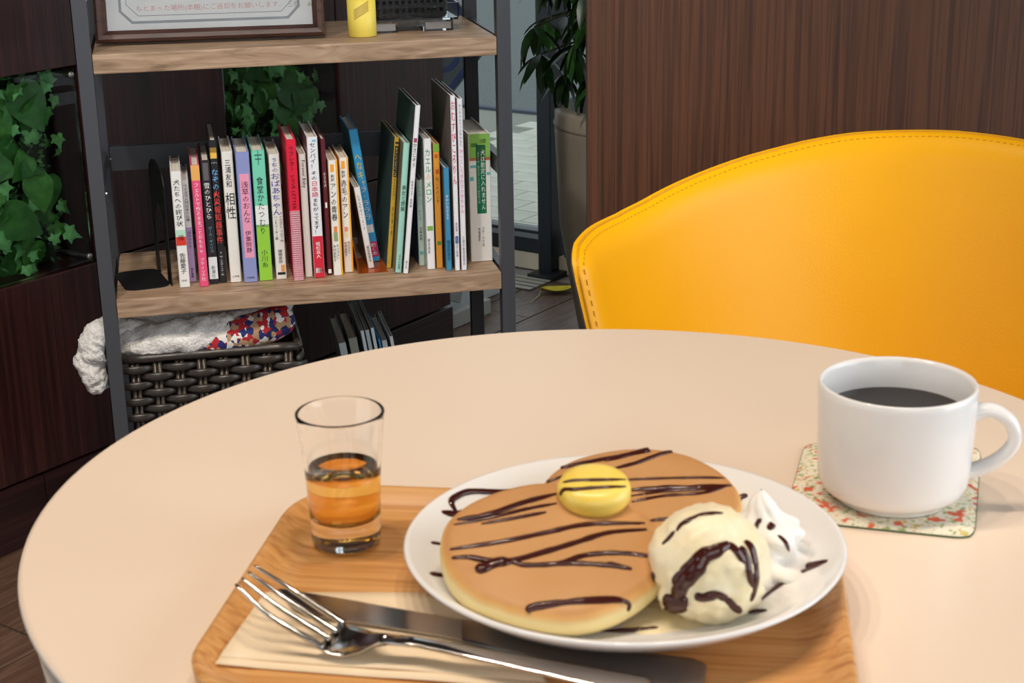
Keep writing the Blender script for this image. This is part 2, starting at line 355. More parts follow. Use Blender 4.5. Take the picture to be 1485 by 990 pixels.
# ------------------------------------------------------------------ books
def make_book(sp):
    (blx, brx, by, tlx, trx, ty, depth, spine, cover, label, patches, texts) = sp
    L = shelf_px(blx, by, Z1); Rr = shelf_px(brx, by, Z1)
    wdt = max(Rr.x - L.x, 0.006); c = (L + Rr) / 2; yv = c.y
    T = sloc(onplane((tlx + trx) / 2, ty, SM @ Vector((0, yv, 0)), suy))
    du, dz = T.x - c.x, T.z - Z1; lean = math.atan2(du, dz); hgt = math.hypot(du, dz)
    if abs(lean) < rad(3.8): lean = 0
    if yv + depth > SD - 0.004: depth = SD - 0.004 - yv
    t = thing('book', label, 'book', (0, 0, 0), (0, 0, 0), 'books on the lower shelf')
    t.matrix_world = SM @ Matrix.Translation((c.x + (du / 2 if lean == 0 else 0) * 0.5, yv, Z1 + 0.0008 + abs(math.sin(lean)) * wdt / 2)) @ Matrix.Rotation(lean, 4, 'Y')
    wdt -= 0.0006; bt = min(0.0022, wdt * 0.22); bm = bmesh.new()
    sec = [(-wdt / 2, 0.0012), (-wdt / 2 + 0.0012, 0.0), (wdt / 2 - 0.0012, 0.0), (wdt / 2, 0.0012), (wdt / 2, depth), (wdt / 2 - bt, depth), (wdt / 2 - bt, bt), (-wdt / 2 + bt, bt), (-wdt / 2 + bt, depth), (-wdt / 2, depth)]
    n = len(sec); lo = [bm.verts.new((x, y, 0)) for x, y in sec]; hi = [bm.verts.new((x, y, hgt)) for x, y in sec]
    for k in range(n): bm.faces.new((lo[k], lo[(k + 1) % n], hi[(k + 1) % n], hi[k]))
    for vv in (lo, hi):
        for q in ((0, 1, 7, 8, 9), (1, 2, 6, 7), (2, 3, 4, 5, 6)): bm.faces.new([vv[i] for i in q])
    m1 = mat('cover_%d_%d_%d' % spine, spine, 0.35); m2 = mat('cover_%d_%d_%d' % cover, cover, 0.35)
    co = obj('cover', bm, m1, t); co.data.materials.append(m2)
    for p in co.data.polygons: p.material_index = 1 if abs(p.normal.x) > 0.8 else 0
    obj('page_block', bx((0, depth / 2 - 0.0005, hgt / 2), (wdt - 2 * bt - 0.0002, depth - bt - 0.004, hgt - 0.006)), PAPER, t)
    for f0, f1, col, *xx in patches:                                  # printed bands on the spine
        x0, x1 = xx[0] if xx else (-0.48, 0.48)
        z0, z1 = (1 - f1) * hgt, (1 - f0) * hgt
        obj('spine_band', bx(((x0 + x1) / 2 * wdt, -0.0001, (z0 + z1) / 2), ((x1 - x0) * wdt, 0.0004, z1 - z0)), mat('ink_%d_%d_%d' % col, col, 0.5), t)
    for body, f0, f1, wf, col, *k in texts:
        xc = k[0] if k else 0.0; mode = k[1] if len(k) > 1 else 0
        text('title', body, (xc - wf / 2) * wdt, (xc + wf / 2) * wdt, (1 - f1) * hgt, (1 - f0) * hgt, -0.0005, col, t, mode != 2, mode == 1, mode == 2)
    return t
K, W_, RD = (28, 28, 32), (240, 240, 240), (214, 36, 60)
BOOKS = [
 (259.4, 275, 417, 250, 266.7, 249, 0.12, (238, 238, 236), (226, 224, 218), 'white hardback with a black cat on a red and mint spine badge', [(0.50, 0.56, (186, 226, 204)), (0.56, 0.635, (218, 56, 44)), (0.545, 0.59, (20, 20, 24), (-0.25, 0.25))],
  [('犬たちへの詫び状', 0.07, 0.47, 0.62, K), ('佐藤愛子', 0.70, 0.88, 0.55, K), ('PHP', 0.93, 0.955, 0.5, K, 0.0, 2)]),
 (274, 284, 409, 267.5, 276, 262, 0.12, (236, 234, 240), (190, 160, 210), 'small book with a lilac lower spine beside a white hardback', [(0.46, 1.0, (186, 156, 208))], [('ウイズで入門日本の仏像', 0.04, 0.40, 0.6, (70, 70, 90)), ('田中ひろみ', 0.50, 0.66, 0.5, (80, 60, 110)), ('東京書籍', 0.86, 0.96, 0.45, (80, 60, 110))]),
 (289, 302, 416, 280, 291.5, 240, 0.15, (238, 84, 132), (214, 212, 206), 'pink craft book in a clear sleeve with an orange spine top', [(0.0, 0.125, (240, 176, 96))], [('フェルトで作るままごとおもちゃ', 0.15, 0.72, 0.55, W_), ('ブティック社', 0.76, 0.95, 0.5, W_)]),
 (303.5, 317, 412, 293.5, 306.5, 233, 0.135, (38, 34, 40), (40, 36, 40), 'black hardback with pale lower spine and small white title', [(0.78, 0.96, (226, 230, 234)), (0.02, 0.16, (96, 94, 98), (-0.3, 0.3))], [('雪のひとひら', 0.18, 0.47, 0.62, W_), ('ポール・ギャリコ', 0.53, 0.74, 0.4, (120, 170, 190)), ('新潮社', 0.85, 0.95, 0.42, K)]),
 (317, 328.5, 410, 304.5, 318, 204, 0.155, (34, 32, 38), (52, 60, 84), 'tall black mystery book with blue and red outlined title', [(0.05, 0.125, (236, 190, 80), (-0.42, 0.42)), (0.05, 0.085, (110, 56, 40), (-0.42, 0.42))], [('ハディ', 0.14, 0.17, 0.75, W_, 0, 2), ('なぞの', 0.20, 0.34, 0.8, (120, 190, 250)), ('火災報知器事件', 0.35, 0.72, 0.85, (236, 70, 60)), ('E・W・ヒルディック・作', 0.78, 0.95, 0.4, W_)]),
 (333.4, 350, 409.5, 323, 340.5, 220, 0.125, (236, 234, 228), (214, 198, 168), 'white hardback with large black two-part title and cream sides', [], [('三浦友和', 0.065, 0.27, 0.52, K), ('相性', 0.31, 0.51, 0.82, K), ('小学館', 0.94, 0.97, 0.6, K, 0.0, 2)]),
 (352.6, 372.8, 409.5, 344.5, 366.5, 221, 0.13, (142, 152, 206), (150, 170, 190), 'periwinkle speckled hardback with a long pink title label', [(0.165, 0.81, (240, 158, 188), (-0.32, 0.38))], [('浅草のおんな', 0.22, 0.54, 0.5, (50, 30, 60), 0.04), ('伊集院静', 0.60, 0.77, 0.42, (50, 30, 60), 0.04), ('文藝春秋', 0.95, 0.98, 0.6, (40, 40, 80), 0, 2)]),
 (375, 394.6, 407, 368.5, 389, 218.6, 0.13, (120, 214, 184), (120, 140, 130), 'mint and lime hardback with a white wave and a leaf drawing', [(0.42, 0.585, (236, 240, 236)), (0.565, 1.0, (150, 210, 64)), (0.0, 0.11, (60, 120, 110), (-0.03, 0.03)), (0.03, 0.04, (60, 120, 110), (-0.28, 0.28)), (0.06, 0.07, (60, 120, 110), (-0.24, 0.24))], [('食堂かたつむり', 0.20, 0.64, 0.5, (30, 50, 50)), ('小川糸', 0.76, 0.90, 0.48, (30, 50, 40))]),
 (400, 416, 405, 391.5, 407.5, 224, 0.12, (238, 238, 234), (226, 222, 210), 'white book with plump violet title lettering beside a red book', [(0.885, 0.94, (240, 170, 90), (0.0, 0.35)), (0.945, 0.965, (30, 30, 34), (-0.35, 0.38))], [('うちの', 0.03, 0.14, 0.55, (70, 60, 170)), ('おばあちゃん', 0.15, 0.48, 0.85, (70, 60, 170)), ('イルゼグレ丨ベルガ丨作', 0.49, 0.70, 0.3, K, 0.25), ('ハンスペ丨ター絵', 0.49, 0.68, 0.28, K, -0.22), ('徳間書店', 0.76, 0.87, 0.4, K)]),
 (426, 441.5, 407, 413.5, 428.5, 203, 0.13, (226, 30, 62), (200, 60, 80), 'tall red book with a pink gingham lower spine', [(0.5, 1.0, (240, 190, 200))] + [(0.505 + 0.0155 * i, 0.511 + 0.0155 * i, (216, 76, 108)) for i in range(32)] + [(0.5, 1.0, (216, 76, 108), (x, x + 0.05)) for x in (-0.42, -0.26, -0.1, 0.06, 0.22, 0.38)], [('ラブレタ丨', 0.05, 0.22, 0.5, (70, 10, 24)), ('LOVE LETTER', 0.25, 0.49, 0.34, (70, 10, 24), 0, 1)]),
 (443, 454, 402, 431.5, 445, 224, 0.13, (240, 238, 232), (206, 150, 110), 'thin white book with black sideways English title and tan sides', [], [('Forever Baby', 0.05, 0.27, 0.6, K, 0, 1)]),
 (455, 471, 403, 447.5, 462.5, 199, 0.135, (236, 238, 242), (150, 120, 124), 'white language book with a red lower spine', [(0.70, 1.0, RD), (0.93, 0.965, W_, (-0.34, 0.34)), (0.02, 0.035, (130, 190, 220), (0.0, 0.35))], [('センパイ！', 0.04, 0.22, 0.52, (60, 60, 80)), ('その', 0.24, 0.30, 0.5, K), ('日本語', 0.31, 0.42, 0.62, (220, 60, 90)), ('まちがってます！', 0.43, 0.68, 0.5, K), ('植松眞人', 0.74, 0.86, 0.42, W_)]),
 (474.5, 482, 399.5, 465.5, 473, 202, 0.13, (98, 34, 46), (110, 60, 64), 'thin maroon book with small pale title', [(0.46, 0.50, W_, (-0.2, 0.2)), (0.955, 0.985, W_, (-0.3, 0.35))], [('小さな犬', 0.24, 0.35, 0.55, W_)]),
 (484, 498, 399.5, 475, 490, 233, 0.105, (240, 238, 232), (244, 176, 40), 'small white paperback with yellow edge right beside the thin maroon book', [(0.0, 1.0, (246, 178, 44), (0.30, 0.5)), (0.035, 0.10, (246, 168, 50), (-0.3, 0.1)), (0.57, 0.62, (230, 140, 70), (-0.25, 0.12)), (0.62, 0.70, (150, 170, 120), (-0.3, 0.15))], [('新訳', 0.12, 0.18, 0.4, K, -0.1), ('アンの青春', 0.20, 0.52, 0.62, K, -0.1), ('モンゴメリ', 0.73, 0.86, 0.3, K, 0.08), ('木村由利子', 0.73, 0.88, 0.3, K, -0.28)]),
 (499.5, 513, 395, 492, 507, 229, 0.105, (240, 238, 232), (244, 176, 40), 'small white paperback with yellow edge nearest the blue leaning book', [(0.0, 1.0, (246, 178, 44), (0.32, 0.5)), (0.03, 0.095, (246, 168, 50), (-0.3, 0.1)), (0.60, 0.64, (232, 150, 110), (-0.3, 0.1)), (0.64, 0.69, (236, 220, 170), (-0.3, 0.12))], [('新訳', 0.11, 0.17, 0.4, K, -0.1), ('赤毛のアン', 0.19, 0.52, 0.62, K, -0.1), ('モンゴメリ', 0.73, 0.84, 0.3, K, 0.1), ('木村由利子', 0.73, 0.86, 0.3, K, -0.26)]),
 (534, 543.5, 389.5, 513, 522, 273, 0.115, (240, 240, 240), (120, 110, 100), 'short thin white picture book leaning on the amber bookend', [], [('しりとりの1・2・3', 0.09, 0.52, 0.5, (60, 70, 90)), ('福音館書店', 0.72, 0.92, 0.45, (90, 90, 90))]),
 (538.5, 552, 379.6, 505, 519, 189, 0.13, (60, 164, 226), (66, 130, 150), 'bright blue leaning book with yellow and white playful title', [(0.72, 0.78, W_, (-0.35, 0.35)), (0.85, 0.965, (206, 44, 110), (-0.46, 0.46))], [('へなキ', 0.19, 0.37, 0.66, (250, 224, 80)), ('ャ', 0.385, 0.42, 0.4, (250, 224, 80), 0.15), ('ラ・ラララ', 0.43, 0.68, 0.6, W_), ('動く本', 0.86, 0.955, 0.6, W_)]),
 (560.5, 568, 389.5, 570.5, 581.5, 200, 0.15, (206, 170, 60), (58, 78, 74), 'ochre picture book with a black title box leaning right', [(0.035, 0.05, K, (-0.3, 0.4)), (0.065, 0.255, K, (-0.34, 0.42)), (0.258, 0.30, K, (-0.3, 0.42))], [('あらしのよるに', 0.075, 0.245, 0.45, (236, 210, 120), 0.04), ('2', 0.265, 0.29, 0.4, (236, 210, 120), 0.05), ('あるはれたひに', 0.31, 0.47, 0.45, K, 0.04), ('木村裕一作', 0.52, 0.75, 0.3, K, 0.04)]),
 (573, 583, 396.5, 584, 596, 208.6, 0.15, (168, 222, 208), (120, 118, 100), 'pale mint picture book leaning against a thin white tall one', [], [('美女と野獣', 0.32, 0.52, 0.62, (40, 70, 70)), ('ほるぷ出版', 0.86, 0.97, 0.35, (40, 90, 90))]),
 (584.5, 592.5, 397.5, 602, 610.5, 154, 0.17, (238, 238, 242), (66, 86, 84), 'tall thin white folk tale book leaning to the right', [(0.19, 0.215, (170, 60, 110), (-0.3, 0.3))], [('かさじぞう', 0.22, 0.36, 0.7, K), ('松谷みよ子・黒井健', 0.44, 0.60, 0.4, K), ('童心社', 0.92, 0.97, 0.4, K)]),
 (608.5, 617.7, 385.5, 601, 609.5, 262, 0.13, (204, 226, 216), (44, 66, 120), 'short pale mint picture book with navy cover boards', [(0.83, 0.87, (110, 190, 190), (-0.3, 0.3))], [('いっぽんばしわたる', 0.07, 0.47, 0.6, (120, 170, 180)), ('五味太郎', 0.55, 0.70, 0.5, K)]),
 (621, 633.5, 390.5, 608.5, 621.5, 202, 0.14, (240, 240, 242), (200, 206, 200), 'white picture book with green and yellow title', [(0.665, 0.70, (130, 180, 80), (-0.35, 0.35))], [('カエル', 0.08, 0.255, 0.66, (20, 150, 90)), ('の', 0.265, 0.315, 0.5, (240, 190, 40)), ('メロン', 0.325, 0.48, 0.66, (40, 170, 80)), ('絵本田亮', 0.76, 0.88, 0.3, K, -0.22)]),
 (634.5, 644.5, 389, 622.5, 634, 210, 0.14, (232, 160, 62), (150, 120, 90), 'orange picture book with a green spine top', [(0.0, 0.06, (130, 180, 70)), (0.08, 0.11, (206, 90, 40), (-0.3, 0.2)), (0.20, 0.235, (206, 90, 40), (-0.2, 0.3)), (0.78, 0.81, (90, 140, 70), (-0.3, 0.3))], [('ねこのパンヤ', 0.26, 0.47, 0.5, (100, 50, 20))]),
 (647.5, 656.5, 392.5, 641.5, 651, 244, 0.14, (64, 142, 182), (52, 60, 70), 'short sky blue picture book beside tall white twins', [], [('ゆかいなかえる', 0.26, 0.50, 0.5, W_), ('福音館書店', 0.70, 0.90, 0.6, (30, 60, 90))]),
 (661.5, 669.2, 392.5, 647, 656.5, 139.4, 0.17, (238, 238, 244), (132, 120, 116), 'tall white picture book with large magenta title', [(0.80, 0.84, (90, 130, 180), (-0.35, 0.35))], [('おむすびころりん', 0.03, 0.50, 0.85, (214, 30, 90)), ('與田凖一文／渡辺三郎絵', 0.72, 0.92, 0.4, (60, 60, 90))]),
 (670, 678.5, 392, 659, 669, 144, 0.17, (234, 234, 240), (150, 120, 110), 'tall white picture book with fine grey and pink title', [], [('かいちゃんとつぶちゃんと', 0.03, 0.27, 0.45, (90, 90, 100)), ('ひっこしてきたさつきちゃん', 0.29, 0.66, 0.6, (224, 110, 160)), ('三郷市教育委員会', 0.80, 0.97, 0.4, (110, 110, 120))]),
 (684, 717, 379, 674, 707.7, 195, 0.145, (238, 238, 234), (196, 204, 176), 'thick white and green hardback with a dark green title plate', [(0.0, 0.19, (132, 186, 84)), (0.185, 0.205, (206, 110, 80)), (0.07, 0.1, (90, 140, 60), (-0.4, -0.1)), (0.04, 0.075, (170, 206, 110), (0.0, 0.3)), (0.24, 0.26, (110, 190, 200), (-0.45, -0.1)), (0.33, 0.36, (110, 190, 200), (-0.48, -0.3)), (0.30, 0.32, (110, 190, 200), (0.3, 0.48)), (0.085, 0.62, (14, 118, 82), (-0.17, 0.27))], [('犬は勘定に入れません', 0.125, 0.59, 0.2, W_, 0.14), ('あるいは、消えたヴィクトリア朝花瓶の謎', 0.14, 0.54, 0.1, (190, 226, 190), -0.07), ('コニ丨・ウィリス', 0.73, 0.88, 0.13, K, 0.08), ('大森望訳', 0.73, 0.84, 0.1, K, -0.1)]),
]
for b in BOOKS: make_book(b)

# ------------------------------------------------------------------ bookends
be = thing('bookend', 'black metal bookend with an arched cutout at the row end', 'bookend'); 
q = shelf_px(252, 416, Z1); be.matrix_world = SM @ Matrix.Translation((q.x - 0.002, q.y + 0.004, Z1 + 0.0002)) @ Matrix.Rotation(rad(11), 4, 'Z')
bm = bmesh.new(); out = [(0, 0)] + [(0.0, 0.15)] + [(0.055 - 0.055 * math.cos(rad(a)), 0.15 + 0.03 * math.sin(rad(a))) for a in (30, 60, 90, 120, 150, 180)] + [(0.11, 0)]
inn = [(0.085, 0.0)] + [(0.055 + 0.03 * math.cos(rad(a)), 0.085 + 0.03 * math.sin(rad(a))) for a in range(0, 181, 20)] + [(0.025, 0.0)]
ol = out[::-1]; poly = ol[:1] + [(0.085, 0.0)] + inn[1:-1] + [(0.025, 0.0)] + ol[-1:] + out[1:-1]
va = [bm.verts.new((-0.0007, y, z)) for y, z in poly]; vb = [bm.verts.new((0.0007, y, z)) for y, z in poly]
bm.faces.new(va); bm.faces.new(vb[::-1])
for k in range(len(poly)): bm.faces.new((va[k], va[(k + 1) % len(poly)], vb[(k + 1) % len(poly)], vb[k]))
obj('upright', bm, BLACK, be)
bp_ = prism([(x - 0.034, y + 0.055) for x, y in rrect(0.066, 0.11, 0.018)], 0.0004, 0.0016); obj('base_plate', bp_, BLACK, be)
AMB = mat('amber_acrylic', (232, 132, 50), 0.05, 0, Transmission_Weight=0.75, IOR=1.3)
ab = thing('bookend', 'amber acrylic bookend under the leaning books', 'bookend')
q = shelf_px(521, 397, Z1); ab.matrix_world = SM @ Matrix.Translation((q.x, q.y, Z1 + 0.0001))
obj('base_plate', bx((0.022, 0.045, 0.0003), (0.044, 0.09, 0.0005)), AMB, ab); obj('upright', bx((0, 0.045, 0.026), (0.0014, 0.09, 0.05), Matrix.Rotation(rad(-8), 4, 'Y')), AMB, ab)

# ------------------------------------------------------------------ framed notice on the top shelf
Pf0 = shelf_px(141, 66.5, Z2); Pf1 = shelf_px(471.5, 54.5, Z2)
FWW = 0.355; FH = 0.27
fr = thing('picture_frame', 'dark wood frame with a glazed paper notice standing on the top shelf', 'picture frame')
TILT = rad(12)
fdir = (SM.to_3x3() @ Vector((Pf1.x - Pf0.x, Pf1.y - Pf0.y, 0))); FWW = fdir.length; fang = math.atan2(fdir.y, fdir.x)
fr.matrix_world = Matrix.Translation(SM @ Vector((Pf0.x, Pf0.y, Z2 + 0.003))) @ Matrix.Rotation(fang, 4, 'Z') @ Matrix.Rotation(-TILT, 4, 'X')
FRW = vary('dark_frame_wood', [(0.3, (50, 30, 26)), (0.7, (84, 54, 46))], (6, 60, 60), 3, 4, 0.4)
fw = 0.0165
def moulding(x0, z0, x1, z1):                                         # bevelled stick with mitred ends
    d = Vector((x1 - x0, 0, z1 - z0)); L_ = d.length; d.normalize(); nrm = Vector((-d.z, 0, d.x)); sec = [(0, 0.0), (0, -0.012), (0.004, -0.016), (0.010, -0.015), (fw, -0.007), (fw, 0.0)]
    bm = bmesh.new(); P0 = [bm.verts.new(Vector((x0, y, z0)) + nrm * o + d * o) for o, y in sec]; P1 = [bm.verts.new(Vector((x1, y, z1)) + nrm * o - d * o) for o, y in sec]
    bm.faces.new(P0); bm.faces.new(P1[::-1])
    for k in range(len(sec)): bm.faces.new((P0[k], P0[(k + 1) % 6], P1[(k + 1) % 6], P1[k]))
    return bm
for a in ((0, 0, FWW, 0), (FWW, 0, FWW, FH), (FWW, FH, 0, FH), (0, FH, 0, 0)): obj('frame_stick', moulding(*a), FRW, fr)
obj('backing', bx((FWW / 2, 0.0015, FH / 2), (FWW - 0.004, 0.003, FH - 0.004)), mat('frame_backing', (120, 96, 70), 0.8), fr)
sheet = obj('notice_sheet', bx((FWW / 2, -0.0012, FH / 2), (FWW - 2 * fw + 0.002, 0.0008, FH - 2 * fw + 0.002)), mat('notice_paper', (208, 206, 198), 0.7), fr)
INK = mat('notice_ink', (64, 64, 72), 0.7)
def inkbars(pts, wv, name='border_line'):
    bm = bmesh.new()
    for (x0, z0), (x1, z1) in zip(pts, pts[1:]):
        d = Vector((x1 - x0, 0, z1 - z0)); L_ = d.length; box(bm, (0, 0, 0), (L_ + wv * 0.8, 0.0003, wv), Matrix.Translation(((x0 + x1) / 2, -0.0018, (z0 + z1) / 2)) @ Matrix.Rotation(-math.atan2(d.z, d.x), 4, 'Y'))
    return obj(name, bm, INK, sheet)
for m_, wv in ((0.019, 0.0036), (0.028, 0.001)):
    a, b, c, d_ = fw + m_, FWW - fw - m_, fw + m_ - 0.008, FH - fw - m_ + 0.008; k = 0.016
    inkbars([(a, d_ - k), (a, c + k), (a + k, c), (b - k, c), (b, c + k), (b, d_ - k), (b - k, d_), (a + k, d_), (a, d_ - k)], wv)
text('notice_text', 'もとあった場所(本棚)にご返却をお願いします。', 0.058, 0.262, 0.041, 0.051, -0.0018, (176, 70, 66), sheet, False)
text('notice_text', '(貸し出し登録は不要です)', 0.15, 0.262, 0.059, 0.068, -0.0018, (176, 70, 66), sheet, False)
text('notice_text', '三郷', 0.272, 0.288, 0.042, 0.051, -0.0018, (64, 64, 60), sheet, False)
text('notice_text', '読書のまち', 0.268, 0.308, 0.0575, 0.064, -0.0018, (64, 64, 60), sheet, False)
inkbars([(0.274, 0.0545), (0.306, 0.0545), (0.311, 0.059)], 0.0008, 'underline')
obj('logo_mark', lathe([(0.0045, 0), (0.003, 0.0003), (0.0, 0.0003)][:2], 3, None, Matrix.Translation((0.303, -0.0016, 0.045)) @ Matrix.Rotation(rad(90), 4, 'X') @ Matrix.Rotation(rad(90), 4, 'Z')), mat('logo_olive', (120, 128, 70), 0.7), sheet)
obj('glazing', bx((FWW / 2, -0.0045, FH / 2), (FWW - 2 * fw, 0.0015, FH - 2 * fw)), mat('frame_glass', (250, 252, 255), 0.0, 0, Transmission_Weight=1.0, IOR=1.5), fr)

# ------------------------------------------------------------------ yellow tin, acrylic riser, black basket
q = un(525.5, 53, Z2); tin = thing('canister', 'yellow paper canister with an orange upper band on the top shelf', 'canister', (q.x, q.y + 0.004, Z2))
tin.rotation_euler = (0, 0, SROT); tr = 0.0207
obj('body', lathe([(tr - 0.001, 0.0003), (tr, 0.0015), (tr, 0.054)], 48), mat('canister_yellow', (236, 214, 92), 0.45), tin, True)
obj('upper_band', lathe([(tr, 0.054), (tr, 0.092), (tr - 0.001, 0.094)], 48), mat('canister_orange', (232, 150, 84), 0.45), tin, True)
obj('lid', lathe([(tr + 0.0006, 0.094), (tr + 0.0006, 0.104), (tr - 0.002, 0.106)], 48), mat('canister_lid', (230, 226, 214), 0.4), tin, True)
bm = bmesh.new()                                                     # slanted block of fine print wrapped on the front
for r in range(7):
    pts = []
    for k in range(9):
        a = rad(-128 + k * 7.5); z = 0.026 + r * 0.0022 + k * 0.0016; pts.append((math.cos(a) * (tr + 0.0001), math.sin(a) * (tr + 0.0001), z))
    tube(pts, 0.0005, 4, bm)
obj('fine_print', bm, mat('fine_print_brown', (176, 142, 76), 0.6), tin)
ACR = mat('clear_acrylic', (244, 248, 250), 0.0, 0, Transmission_Weight=1.0, IOR=1.2)
q0 = shelf_px(549, 49, Z2); q1 = shelf_px(652, 46, Z2)
ri = thing('acrylic_riser', 'clear acrylic riser tray on two box feet', 'tray'); ri.matrix_world = SM @ Matrix.Translation(((q0.x + q1.x) / 2, q0.y + 0.004, Z2))
rw = 0.128
for sx in (-0.045, 0.038):
    f = obj('foot', bx((sx, 0.035, 0.0082), (0.045, 0.07, 0.016), None, 0.001), ACR, ri)
    obj('foil_face', bx((sx, -0.0006, 0.0082), (0.038, 0.0006, 0.010)), mat('silver_foil', (190, 196, 206), 0.2, 0.9), f)
obj('tray_floor', bx((0.004, 0.04, 0.0178), (rw, 0.085, 0.003)), ACR, ri)
obj('front_lip', bx((0.004, -0.002, 0.030), (rw, 0.0025, 0.022), None, 0.0006), ACR, ri)
for sx in (-1, 1): obj('side_lip', bx((0.004 + sx * rw / 2, 0.04, 0.030), (0.0025, 0.083, 0.022)), ACR, ri)
bk = thing('grid_basket', 'black plastic basket with a square grid front in the riser tray', 'basket'); bk.matrix_world = SM @ Matrix.Translation(((q0.x + q1.x) / 2 + 0.002, q0.y + 0.012, Z2 + 0.0195))
BP = mat('black_plastic', (24, 25, 28), 0.4)
obj('basket_floor', bx((0, 0.03, 0.002), (0.098, 0.06, 0.003)), BP, bk)
for i in range(11): obj('grid_bar', bx((-0.047 + i * 0.0094, 0.0 - 0.0, 0.045), (0.0036, 0.003, 0.086)), BP, bk); obj('grid_bar', bx((-0.047 + i * 0.0094, 0.06, 0.045), (0.0036, 0.003, 0.086)), BP, bk)
for i in range(8): obj('cross_bar', bx((0, 0.0, 0.006 + i * 0.0112), (0.098, 0.0032, 0.0040)), BP, bk); obj('cross_bar', bx((0, 0.06, 0.006 + i * 0.0112), (0.098, 0.0032, 0.004)), BP, bk)
for sx in (-1, 1):
    for i in range(7): obj('side_slat', bx((sx * 0.0495, 0.03, 0.007 + i * 0.0125), (0.002, 0.062, 0.0075)), BP, bk)

# ------------------------------------------------------------------ basket with blanket on the bottom shelf
pl_ = Vector((0, 0.031, 0)); 
c0 = sloc(onplane(178, 519, SM @ pl_, suy)); c1 = sloc(onplane(433, 502, SM @ pl_, suy))
BZ = (c0.z + c1.z) / 2; bx0, bx1 = c0.x, c1.x; BD = 0.212; HB = BZ - ZBOT - 0.002
bas = thing('woven_basket', 'dark brown woven storage basket holding a blanket', 'basket'); bas.matrix_world = SM @ Matrix.Translation((0, 0.031, ZBOT + 0.001))
RAT = vary('dark_rattan', [(0.3, (34, 30, 28)), (0.55, (58, 52, 48)), (0.8, (84, 76, 68))], (4, 4, 260), 2.0, 3, 0.32, 0.35)
RATV = vary('dark_rattan_stake', [(0.3, (36, 28, 22)), (0.55, (66, 54, 42)), (0.8, (92, 76, 60))], (260, 260, 4), 2.0, 3, 0.35, 0.35)
obj('liner', bx(((bx0 + bx1) / 2, BD / 2, HB / 2 - 0.01), (bx1 - bx0 - 0.012, BD - 0.012, HB - 0.024)), mat('basket_dark', (14, 12, 11), 0.9), bas)
NS = 8; pitch = (bx1 - bx0) / NS; RH = 0.0125; NR = int(HB / RH)
sb = bmesh.new(); tube([(-pitch * 0.86, 0.004, 0), (-pitch * 0.5, -0.002, 0), (-pitch * 0.2, -0.0055, 0), (pitch * 0.2, -0.0055, 0), (pitch * 0.5, -0.002, 0), (pitch * 0.86, 0.004, 0)], [0.0042, 0.0056, 0.0068, 0.0068, 0.0056, 0.0042], 8, sb, 0.5, Vector((0, 1, 0)))
strand = None; stk = None
def put(src, x, y, z, rz=0):
    o = copy_part(src, bas); o.location = (x, y, z); o.rotation_euler = (0, 0, rz); return o
for r in range(NR):
    z = 0.008 + r * RH
    for k in range(NS):
        if (k + r) % 2: continue
        x = bx0 + (k + 0.5) * pitch
        if strand is None: strand = obj('weave_strand', sb, RAT, bas, True); strand.location = (x, 0, z)
        else: put(strand, x, 0, z)
    for k in range(7):
        if (k + r) % 2: continue
        put(strand, bx1, (k + 0.5) * BD / 7, z, rad(90))
for k in range(NS):
    x = bx0 + (k + 0.5) * pitch
    for dx in (-0.0034, 0.0034):
        if stk is None: stk = obj('stake', tube([(0, 0, 0.0), (0, 0, HB - 0.006)], 0.0036, 6), RATV, bas, True); o = stk
        else: o = copy_part(stk, bas)
        o.location = (x + dx, 0.001, 0)
for k in range(7):
    for dy in (-0.0034, 0.0034): o = copy_part(stk, bas); o.location = (bx1 - 0.001, (k + 0.5) * BD / 7 + dy, 0)
rim = [(bx0, 0, HB), (bx1, 0, HB), (bx1, BD, HB), (bx0, BD, HB)]
for a, b in zip(rim, rim[1:] + rim[:1]): obj('rim_wrap', tube([Vector(a).lerp(Vector(b), t / 8) for t in range(9)], [0.0066 + 0.0008 * (t % 2) for t in range(9)], 8), RAT, bas, True)
# blanket
bl = thing('blanket', 'white fleece blanket with a red and navy knit pattern stuffed in the basket', 'blanket'); bl.matrix_world = SM @ Matrix.Translation((0, 0.031, BZ))
FLEECE = vary('white_fleece', [(0.3, (214, 210, 206)), (0.7, (244, 242, 240))], (1, 1, 1), 260, 3, 0.95, 1.0)
KNIT = mat('nordic_knit', (170, 140, 110), 0.9)
nt = KNIT.node_tree; tcn = nd(KNIT, 'ShaderNodeTexCoord'); vn = nd(KNIT, 'ShaderNodeTexVoronoi'); vn.distance = 'MANHATTAN'; vn.inputs['Scale'].default_value = 120
nt.links.new(tcn.outputs['Object'], vn.inputs['Vector']); sep = nd(KNIT, 'ShaderNodeSeparateColor'); nt.links.new(vn.outputs['Color'], sep.inputs[0])
cr = ramp(KNIT, [(0.0, (176, 34, 44)), (0.24, (34, 44, 110)), (0.46, (178, 142, 108)), (0.70, (232, 228, 222)), (0.86, (30, 36, 84))], sep.outputs[0])
[n for n in nt.nodes if n.type == 'VALTORGB'][0].color_ramp.interpolation = 'CONSTANT'; nt.links.new(cr, nt.nodes['Principled BSDF'].inputs['Base Color'])
def fold(name, path, r, m, amp, fine, flat=0.8, n=40, parent=bl):
    P = smoothpts(path, 14); N = len(P); rr = [r * (0.35 + 0.65 * math.sqrt(max(0, 1 - abs(2 * i / (N - 1) - 1) ** 4))) for i in range(N)]
    bm = tube(P, rr, n, None, flat); bm.normal_update()
    for v in bm.verts:
        d = noise.noise(v.co * 45) * amp * 1.6 + noise.noise(v.co * fine) * amp + abs(noise.noise(v.co * fine * 2.1)) * amp * 0.7; v.co += v.normal * d
    return obj(name, bm, m, parent, True)
W = bx1 - bx0
